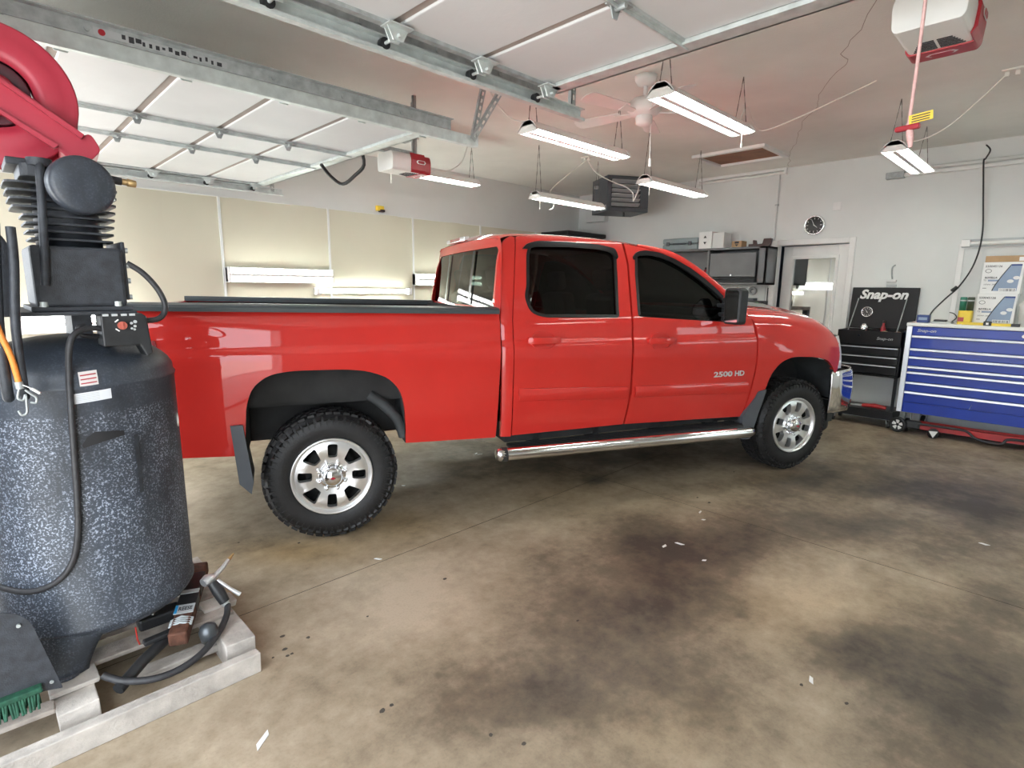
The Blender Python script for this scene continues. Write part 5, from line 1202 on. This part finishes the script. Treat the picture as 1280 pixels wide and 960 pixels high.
MB().box((7.74, 4.02, ZT), (7.98, 4.60, ZT + .085)).build('base_shell', M_greycase, t, bevel=.018); MB().box((7.74, 4.02, ZT + .09), (7.98, 4.60, ZT + .17)).build('lid_shell', M_greycase, t, bevel=.018)
MB().tube(smooth([(7.74, 4.22, ZT + .085), (7.70, 4.23, ZT + .085), (7.70, 4.39, ZT + .085), (7.74, 4.40, ZT + .085)], 4), .012, 8).build('handle', M_dgrey, t)
for y in (4.12, 4.48): MB().box((7.73, y, ZT + .06), (7.745, y + .05, ZT + .12)).build('latch', M_dgrey, t, bevel=.003)
t = thing('white_carton', 'white carton with black arrows on top of the wall cabinet', 'box', (7.85, 3.8, ZT))
MB().box((7.70, 3.79, ZT), (7.96, 3.985, ZT + .235)).build('carton', M_white, t, bevel=.003); MB().box((7.72, 3.62, ZT), (7.95, 3.785, ZT + .215)).build('side_flap', M_wall, t, bevel=.003)
b = MB()
for z, s in ((ZT + .165, 1), (ZT + .075, -1)): b.prism([(-.024, -.018 * s), (.024, -.018 * s), (0, .018 * s)], frame((7.70, 3.89, z), (0, -1, 0), (0, 0, 1)), .002)
b.build('arrow_print', M_ink, t)
t = thing('small_carton', 'small brown carton on top of the wall cabinet', 'box', (7.8, 3.43, ZT))
MB().box((7.72, 3.36, ZT), (7.88, 3.50, ZT + .085)).build('carton', M_card, t, bevel=.002); b = MB(); b.prism([(-.025, .012), (.025, .012), (0, -.016)], frame((7.72, 3.43, ZT + .028), (0, -1, 0), (0, 0, 1)), .002); b.box((7.7185, 3.40, ZT + .05), (7.72, 3.46, ZT + .078)); b.build('print', M_ink, t)
t = thing('clamp', 'dark brown clamp shaped tool at the cabinet top right end', 'tool', (7.8, 3.1, ZT))
b = MB(); b.prism(rounded([(.0, .0), (.28, 0), (.30, .10), (.20, .10), (.185, .035), (.10, .03), (.085, .085), (.055, .085), (.06, .035), (.0, .035)], .01, 3), frame((7.79, 3.27, ZT), (0, -1, 0), (0, 0, 1)), .06); b.build('jaw', mat('dark_brown_iron', (.05, .02, .018), .5), t)
MB().cyl((7.76, 3.23, ZT + .02), (7.76, 3.02, ZT + .02), .012, 8).build('screw', M_galvd, t)
o = MB().box((7.70, 3.58, ZT + .001), (7.78, 3.72, ZT + .006)).build('paper_slip', M_white); tag(o, 'white paper slip on the cabinet top edge', 'paper')
# pegged items below
t = thing('pegboard', 'pale board on right wall below the wall cabinet', 'board', (XR, 3.6, 1.3))
MB().box((XR - .017, 3.08, .95), (XR - .002, 4.9, 1.64)).build('panel', M_wall, t)
for y in (3.10, 3.5, 3.95, 4.4): MB().box((XR - .02, y, .95), (XR - .015, y + .006, 1.64)).build('batten', M_lgrey, t)
t = thing('tape_roll', 'round grey tape roll hung under the wall cabinet', 'tape', (7.98, 3.26, 1.58))
MB().lathe([(.03, 0), (.055, 0), (.057, .02), (.055, .04), (.03, .04), (.03, 0)], frame((8.02, 3.27, 1.575), (0, -1, 0), (0, 0, 1)), 24).build('roll', M_lgrey, t); MB().cyl((8.02, 3.27, 1.60), (7.96, 3.27, 1.60), .006, 6).build('peg', M_galvd, t)
t = thing('battery_charger', 'black battery charger with a green display below cabinet', 'charger', (7.9, 3.15, 1.36))
MB().box((7.86, 3.05, 1.36), (8.02, 3.28, 1.44)).build('body', M_black, t, bevel=.008); MB().box((7.855, 3.12, 1.385), (7.862, 3.20, 1.42)).build('display', M_led, t); MB().box((7.88, 3.20, 1.44), (8.02, 3.33, 1.475)).build('dock', M_dgrey, t, bevel=.006)
MB().cyl((8.0, 3.06, 1.36), (8.0, 3.06, 1.62), .006, 6).build('lead', M_black, t)
t = thing('workbench', 'workbench on right wall hidden behind the truck', 'workbench', (7.7, 4.1, 0))
MB().box((7.38, 3.10, 1.30), (8.0, 5.0, 1.345)).build('bench_top', M_wood2, t, bevel=.004)
for y in (3.14, 4.9):
    for x in (7.42, 7.94): MB().box((x - .035, y - .035, 0), (x + .035, y + .035, 1.30)).build('leg', M_dgrey, t)
MB().box((7.40, 3.12, .35), (7.98, 4.96, .38)).build('shelf', M_wood2, t)
# --- black roll cart with lid up
XB = 7.55
bc = thing('tool_cart', 'black tool cart with raised lettered lid beside the blue chest', 'tool cart', (7.75, 1.58, 0))
b = MB(); y0, y1 = 1.345, 2.01
for a, c in (((XB, y0, .60), (XB + .40, y1, .62)), ((XB, y0, .60), (XB + .40, y0 + .02, 1.13)), ((XB, y1 - .02, .60), (XB + .40, y1, 1.13)), ((XB + .38, y0, .60), (XB + .40, y1, 1.13)), ((XB, y0, .955), (XB + .02, y1, 1.13)), ((XB, y0, .955), (XB + .38, y1, .965))): b.box(a, c)
b.build('body', M_blackm, bc, bevel=.004)
ld = MB().cbox((XB + .43, (y0 + y1) / 2 - .01, 1.385), (.022, y1 - y0 + .03, .50), Matrix.Rotation(.10, 3, 'Y')).build('lid', M_blackm, bc, bevel=.006)
rz_ = Matrix.Rotation(.10, 3, 'Y')
o = lettering('lid_lettering', 'Snap-on', M_white, ld, Vector((XB + .43, 1.675, 1.545)) + rz_ @ Vector((-.0125, 0, 0)), (0, -1, 0), rz_ @ Vector((0, 0, 1)), .15, width=.50, shear=.25, offset=.035)
MB().cbox((XB + .45, 1.61, 1.655), (.03, .10, .03), rz_).build('lid_catch', M_lgrey, ld)
b = MB()
for y in (1.43, 1.93): b.tube([(XB + .10, y, 1.12), (XB + .41, y, 1.50)], .006, 6)
b.build('lid_stay', M_galvd, bc)
for k, (z0, z1) in enumerate(((.845, .945), (.745, .835), (.63, .735))):
    d_ = MB().box((XB - .014, y0 + .02, z0), (XB + .3, y1 - .02, z1)).build('drawer', M_blackm, bc, bevel=.003)
    MB().box((XB - .024, y0 + .03, z1 - .014), (XB - .014, y1 - .03, z1 - .002)).build('drawer_pull', M_alub, d_, bevel=.002)
MB().cyl((XB - .006, 1.78, 1.07), (XB, 1.78, 1.07), .012, 12).build('lock', M_chrome, bc)
o = lettering('front_lettering', 'Snap-on', M_lgrey, bc, (XB - .002, 1.52, 1.045), (0, -1, 0), (0, 0, 1), .045, width=.16, shear=.25, offset=.01)
b = MB()
for x in (XB + .01, XB + .36):
    for y in (y0 + .005, y1 - .035): MB().box((x, y, .10), (x + .03, y + .03, .60)).build('leg', M_blackm, bc)
MB().box((XB, y0, .10), (XB + .40, y1, .20)).build('bottom_shelf', M_blackm, bc, bevel=.004)
for x in (XB + .04, XB + .35):
    for y in (y0 + .04, y1 - .04):
        k_ = MB().cyl((x, y - .014, .042), (x, y + .014, .042), .042, 16).build('caster', M_black, bc); MB().box((x - .02, y - .022, .05), (x + .02, y - .016, .10)).box((x - .02, y + .016, .05), (x + .02, y + .022, .10)).box((x - .025, y - .025, .094), (x + .025, y + .025, .10)).build('caster_fork', M_galvd, k_)
t = thing('power_tool', 'red and silver power tool on the cart bottom shelf', 'tool', (XB + .1, 1.4, .20))
MB().tube([(XB + .08, 1.68, .225), (XB + .08, 1.55, .235), (XB + .08, 1.43, .225)], [.02, .028, .022], 10).build('body', M_jack, t); MB().tube([(XB + .08, 1.68, .222), (XB + .08, 1.80, .217)], [.018, .012], 8).build('nose', M_galvd, t)
t = thing('lid_dial', 'round silver dial on the raised black lid', 'gauge', (XB + .41, 1.82, 1.335))  # chrome ring and black face set against the lid
Mg = frame((XB + .4085, 1.82, 1.335), (0, -1, 0), (.10, 0, 1)); MB().lathe([(0, 0), (.062, 0), (.064, .018), (.056, .022), (.052, .016)], Mg, 28).build('bezel', M_chrome, t); MB().lathe([(.053, .016), (0, .016)], Mg, 24).build('dial', M_gauge, t)
b = MB()
for k in range(10): b.prism(rect(-.002, .036, .002, .048), Mg @ Matrix.Translation((0, 0, .0165)) @ Matrix.Rotation(2 * PI * k / 10, 4, 'Z'), .001)
b.prism([(-.004, -.01), (.004, -.01), (0, .04)], Mg @ Matrix.Translation((0, 0, .018)) @ Matrix.Rotation(.6, 4, 'Z'), .001); b.build('dial_marks', M_white, t)
t = thing('bottle', 'red bottle standing in the open black cart', 'bottle', (XB + .26, 1.60, .966)); MB().lathe([(0, .966), (.028, .966), (.03, 1.14), (.012, 1.19), (.012, 1.22), (0, 1.22)], Matrix.Translation((XB + .26, 1.60, 0)), 16).build('body', M_red, t); MB().cyl((XB + .26, 1.60, 1.215), (XB + .26, 1.60, 1.245), .014, 10).build('cap', M_black, t)
for y, lb in ((1.56, 'tan tape roll in black cart nearest its lid edge'), (1.43, 'tan tape roll in black cart beside the blue chest')):
    t = thing('masking_tape', lb, 'tape', (XB + .2, y, .966)); MB().lathe([(.035, 0), (.055, 0), (.055, .05), (.035, .05), (.035, 0)], frame((XB + .17, y, 1.075), (0, -1, 0), (0, 0, 1)), 24).build('roll', mat('tan_tape', (.50, .40, .25), .6), t); MB().box((XB + .10, y - .05, .966), (XB + .19, y + .05, 1.03)).build('box_under', M_card, t)
t = thing('silver_tin', 'shiny silver tin standing in the open black cart', 'tin', (XB + .22, 1.79, .966)); MB().lathe([(0, .966), (.035, .966), (.036, 1.17), (.025, 1.20), (0, 1.205)], Matrix.Translation((XB + .22, 1.79, 0)), 18).build('body', M_chrome, t); MB().lathe([(.037, 1.15), (.037, 1.17), (.0, 1.206)], Matrix.Translation((XB + .22, 1.79, 0)), 18).build('lid', M_alub, t)
bk_ = thing('wall_hook', 'small hook with a white base on wall above the cart', 'hook', (XR, 1.62, 1.70))
MB().tube(smooth([(XR, 1.62, 1.74), (XR - .05, 1.62, 1.80), (XR - .06, 1.62, 1.87), (XR - .03, 1.60, 1.90)], 4), .008, 6).build('hook', M_galvd, bk_); MB().box((XR - .05, 1.57, 1.70), (XR, 1.67, 1.725)).build('base', M_white, bk_, bevel=.004)
# --- blue chest
XC = 7.50
ch = thing('tool_chest', 'wide blue rolling tool chest with long silver drawer pulls', 'tool chest', (7.76, .4, 0))
cy0, cy1 = -.52, 1.305
b = MB().box((XC + .012, cy0, .235), (XR - .02, cy1, 1.21)); b.build('body', M_blue, ch, bevel=.004)
MB().box((XC - .012, cy0 - .01, 1.21), (XR - .01, cy1 + .012, 1.250)).build('white_top', M_whitep, ch, bevel=.008)
MB().box((XC - .006, cy1 - .045, .235), (XC + .02, cy1 + .006, 1.21)).build('corner_post', M_alub, ch, bevel=.003); MB().box((XC - .006, cy0 - .006, .235), (XC + .02, cy0 + .045, 1.21)).build('corner_post', M_alub, ch, bevel=.003)
MB().box((XC, cy0 + .05, 1.118), (XC + .02, cy1 - .05, 1.205)).build('fascia', M_blue, ch, bevel=.003)
o = lettering('front_lettering', 'Snap-on', M_lgrey, ch, (XC - .001, 1.13, 1.165), (0, -1, 0), (0, 0, 1), .045, width=.17, shear=.25, offset=.01)
MB().cyl((XC - .008, .335, 1.16), (XC, .335, 1.16), .018, 16).build('lock', M_whitep, ch)
pz = [1.112, .968, .876, .768, .706, .590, .480, .355]
for k in range(7):
    zt, zb = pz[k], pz[k + 1]
    d_ = MB().box((XC - .006, cy0 + .05, zb + .006), (XC + .3, cy1 - .05, zt)).build('drawer', M_blue, ch, bevel=.003)
    b = MB(); b.prism([(0, 0), (-.018, -.004), (-.022, -.022), (-.016, -.026), (-.010, -.020), (0, -.020)], frame((XC - .006, cy0 + .052, zt), (1, 0, 0), (0, 0, 1)), -(cy1 - cy0 - .104)); b.build('drawer_pull', M_alub, d_)
MB().box((XC - .004, cy0 + .05, .238), (XC + .02, cy1 - .05, .350)).build('base_panel', M_blue, ch, bevel=.003)
o = MB().cbox((XC - .005, .66, .385), (.002, .006, .05), Matrix.Rotation(.3, 3, 'X')).build('scratch', M_white, ch)
for x in (XC + .10, XR - .14):
    for y in (cy1 - .20 if x > 7.7 else cy1 - .10, cy0 + .12):
        k_ = MB().lathe([(.0, -.02), (.070, -.02), (.076, -.014), (.076, .014), (.070, .02), (0, .02)], frame((x, y, .077), (1, 0, 0), (0, 0, 1)), 22).build('caster', M_black, ch)
        MB().box((x - .03, y - .034, .08), (x + .03, y - .026, .235)).box((x - .03, y + .026, .08), (x + .03, y + .034, .235)).box((x - .05, y - .05, .223), (x + .05, y + .05, .236)).build('caster_fork', M_galvd, k_)
        h = MB()
        for q in range(5): h.prism([(.012, -.006), (.05, -.014), (.05, .014), (.012, .006)], frame((x, y - .021, .077), (1, 0, 0), (0, 0, 1)) @ Matrix.Rotation(2 * PI * q / 5, 4, 'Z'), .002)
        h.build('spoke', M_whitep, k_)
# wheel with pale spokes standing in front of the chest corner
t = thing('cart_wheel', 'small black wheel with pale spokes under the blue chest corner', 'wheel', (7.47, 1.25, 0))
Mw = frame((7.47, 1.27, .088), (-.25, -1, 0), (0, 0, 1))
MB().lathe([(.058, -.02), (.084, -.02), (.088, -.01), (.088, .012), (.082, .02), (.058, .02), (.056, 0), (.058, -.02)], Mw, 28).build('tyre', M_rubber, t)
MB().lathe([(0, .0), (.058, .0), (.058, .006), (0, .008)], Mw, 24).build('hub_disc', M_black, t)
b = MB()
for q in range(5): b.prism(rounded([(.016, -.008), (.054, -.022), (.056, .022), (.016, .008)], .006, 2), Mw @ Matrix.Translation((0, 0, .008)) @ Matrix.Rotation(2 * PI * q / 5 + .3, 4, 'Z'), .004)
b.build('spoke', M_whitep, t)
MB().box((7.46, 1.06, .06), (7.545, 1.20, .15)).build('axle_block', M_black, t, bevel=.02)
# red floor jack
jk = thing('floor_jack', 'long red floor jack lying on floor under the blue chest', 'jack', (7.5, .5, 0))
for x in (7.47, 7.63): MB().prism(rounded([(-.15, .07), (1.02, .07), (1.06, .09), (1.02, .145), (.5, .135), (-.10, .135)], .02, 3), frame((x, 1.0, 0), (0, -1, 0), (0, 0, 1)), -.012).build('side_plate', M_jack, jk)
MB().box((7.49, .0, .075), (7.61, .95, .118)).build('lift_arm', M_jack, jk, bevel=.01)
for y in (.93, -.03):
    MB().cyl((7.43, y, .06), (7.67, y, .06), .016, 10).build('axle', M_black, jk)
    for x in (7.42, 7.66):
        k_ = MB().lathe([(0, -.022), (.052, -.022), (.055, 0), (.052, .022), (0, .022)], frame((x, y, .055), (0, -1, 0), (0, 0, 1)), 20).build('wheel', M_black, jk)
        MB().prism([(-.040, .025), (.042, .032), (.004, -.045)], frame((x - .0225, y, .055), (0, -1, 0), (0, 0, 1)), .003).build('wheel_plate', M_whitep, k_)
MB().tube(smooth([(7.46, 1.08, .13), (7.45, .8, .135), (7.44, .66, .13), (7.42, .57, .07), (7.42, .44, .05), (7.42, .36, .06), (7.43, .30, .115), (7.45, .0, .115)], 5), .013, 8).build('handle_bar', M_black, jk)
# --- things on the blue chest
ZB = 1.25
t = thing('blue_box', 'small dark blue box at left end of the white chest top', 'box', (7.6, 1.18, ZB))
MB().box((7.57, 1.135, ZB), (7.68, 1.245, ZB + .085)).build('body', M_blued, t, bevel=.006); MB().box((7.568, 1.15, ZB + .03), (7.57, 1.23, ZB + .06)).build('label', M_bluel, t)
t = thing('tool_tray', 'flat black and white tray of tools on the white chest top', 'tray', (7.6, 1.0, ZB))
MB().box((7.54, .93, ZB), (7.70, 1.11, ZB + .02)).build('tray', M_lgrey, t, bevel=.004); MB().box((7.55, .98, ZB + .02), (7.66, 1.09, ZB + .04)).build('tool_lid', M_black, t, bevel=.006)
MB().tube(smooth([(7.6, .94, ZB + .02), (7.6, .90, ZB + .07), (7.61, .93, ZB + .11), (7.63, .97, ZB + .12)], 4), .005, 6).build('wire', M_black, t)
t = thing('yellow_tub', 'yellow tub holding two cans on the white chest top', 'tub', (7.65, .84, ZB))
MB().prism(rounded(rect(7.60, .775, 7.71, .895), .02, 3), Matrix.Translation((0, 0, ZB)), .145).build('tub', M_yellow, t, bevel=.008); MB().box((7.598, .84, ZB + .03), (7.60, .89, ZB + .075)).build('red_label', M_red, t)
for y, mt, lb in ((.868, M_green, 'green topped can at left in the yellow tub'), (.805, mat('dark_olive_label', (.05, .07, .04), .4), 'dark olive can at right in the yellow tub')):
    t = thing('can', lb, 'can', (7.655, y, ZB + .146)); MB().lathe([(0, ZB + .146), (.030, ZB + .146), (.031, ZB + .28), (.027, ZB + .288), (0, ZB + .288)], Matrix.Translation((7.655, y, 0)), 18).build('body', mt, t); MB().lathe([(.0315, ZB + .245), (.0315, ZB + .258)], Matrix.Translation((7.655, y, 0)), 18).build('band', M_lgrey, t)
t = thing('spirit_level', 'yellow and black level lying along the chest top edge', 'level', (7.53, .62, ZB))
MB().box((7.505, .38, ZB), (7.545, .84, ZB + .028)).build('body', M_yellow, t, bevel=.005); MB().box((7.50, .60, ZB), (7.55, .665, ZB + .045)).build('middle_block', M_black, t, bevel=.005); MB().box((7.499, .622, ZB + .01), (7.501, .643, ZB + .032)).build('vial', M_white, t); MB().box((7.502, .38, ZB), (7.548, .45, ZB + .03)).build('end_block', M_black, t, bevel=.005)
def oil_box(z, lab, dy):
    t = thing('oil_carton', lab, 'box', (7.82, .60 + dy, z))
    XO = 7.69; y0, y1 = .445 + dy, .765 + dy; H = .325
    MB().box((XO, y0, z), (7.96, y1, z + H)).build('carton', M_white, t, bevel=.003)
    Mo = frame((XO - .0005, y1, z), (0, -1, 0), (0, 0, 1))    # x to the right as seen, y up, z towards the room
    arc = [(.10 + .125 * s ** 1.25, .03 + .27 * s) for s in [k / 12 for k in range(13)]]
    MB().prism(arc + [(.305, .30), (.29, .03)], Mo, .0015).build('blue_field', M_bluel, t)
    MB().prism([(x - .006, y) for x, y in arc] + [(x + .003, y) for x, y in arc[::-1]], Mo, .0022).build('black_curve', M_ink, t)
    MB().prism(rect(.225, .285, .305, .302), Mo, .0024).build('dark_band', M_blued, t)
    for (ex, ey) in ((.232, .13), (.275, .165)): MB().prism([(ex + .026 * math.cos(2 * PI * k / 20), ey + .018 * math.sin(2 * PI * k / 20)) for k in range(20)], Mo, .0025).build('oval_badge', M_white, t)
    br_ = MB(); br_.prism(rect(.15, .022, .285, .058), Mo, .0024); pb_ = br_.build('bar_code_panel', M_white, t)
    br_ = MB()
    for k in range(18): br_.prism(rect(.158 + k * .0068, .027, .158 + k * .0068 + random.choice((.0015, .003, .004)), .052), Mo, .003)
    br_.build('bar_code', M_ink, pb_)
    b = MB(); o_ = [(.048 + .026 * math.cos(2 * PI * k / 24), .235 + .020 * math.sin(2 * PI * k / 24)) for k in range(24)]; i_ = [(.048 + .022 * math.cos(2 * PI * k / 24), .235 + .016 * math.sin(2 * PI * k / 24)) for k in range(24)]
    V, F, E = flat(o_, [i_]); b.add([Mo @ Vector((x, y, .002)) for x, y in V], F); b.build('ring_mark', M_ink, t)
    for txt, x, y, s, wd, kw in (('550045126', .085, .282, .03, .135, dict(shear=.1, offset=.01)), ('ROTELLA', .075, .165, .026, .10, dict(shear=.2, offset=.03)), ('T5', .03, .138, .022, .022, {}), ('10W-30', .07, .095, .020, .09, {})):
        lettering('print', txt, M_ink, t, Mo @ Vector((x, y, .0016)), (0, -1, 0), (0, 0, 1), s, width=wd, **kw)
    MB().prism(rect(.055, .128, .15, .146), Mo, .002).build('blue_bar', M_bluel, t)
    MB().prism(rect(.02, .055, .05, .060), Mo, .002).build('rule', M_ink, t)
oil_box(ZB, 'lower white and blue oil carton on the blue chest', 0)
oil_box(ZB + .326, 'upper white and blue oil carton, stacked on another', -.012)
t = thing('brown_carton', 'flat brown cardboard tray on top of the oil cartons', 'box', (7.82, .6, ZB + .652))
MB().box((7.70, .43, ZB + .652), (7.96, .745, ZB + .715)).build('tray', M_card, t, bevel=.003); MB().box((7.698, .43, ZB + .66), (7.70, .48, ZB + .70)).build('label', M_white, t)
t = thing('white_bucket', 'white plastic bucket at the frame edge on the blue chest', 'bucket', (7.68, .30, ZB))
MB().lathe([(0, ZB), (.115, ZB), (.13, ZB + .20), (.134, ZB + .205), (.134, ZB + .225), (.10, ZB + .26), (.05, ZB + .285), (.045, ZB + .31), (0, ZB + .31)], Matrix.Translation((7.68, .290, 0)), 32).build('body', M_whitep, t)
MB().tube(smooth([(7.552, .29, ZB + .19), (7.535, .29, ZB + .12), (7.556, .29, ZB + .10)], 4), .004, 6).build('bail', M_galvd, t)
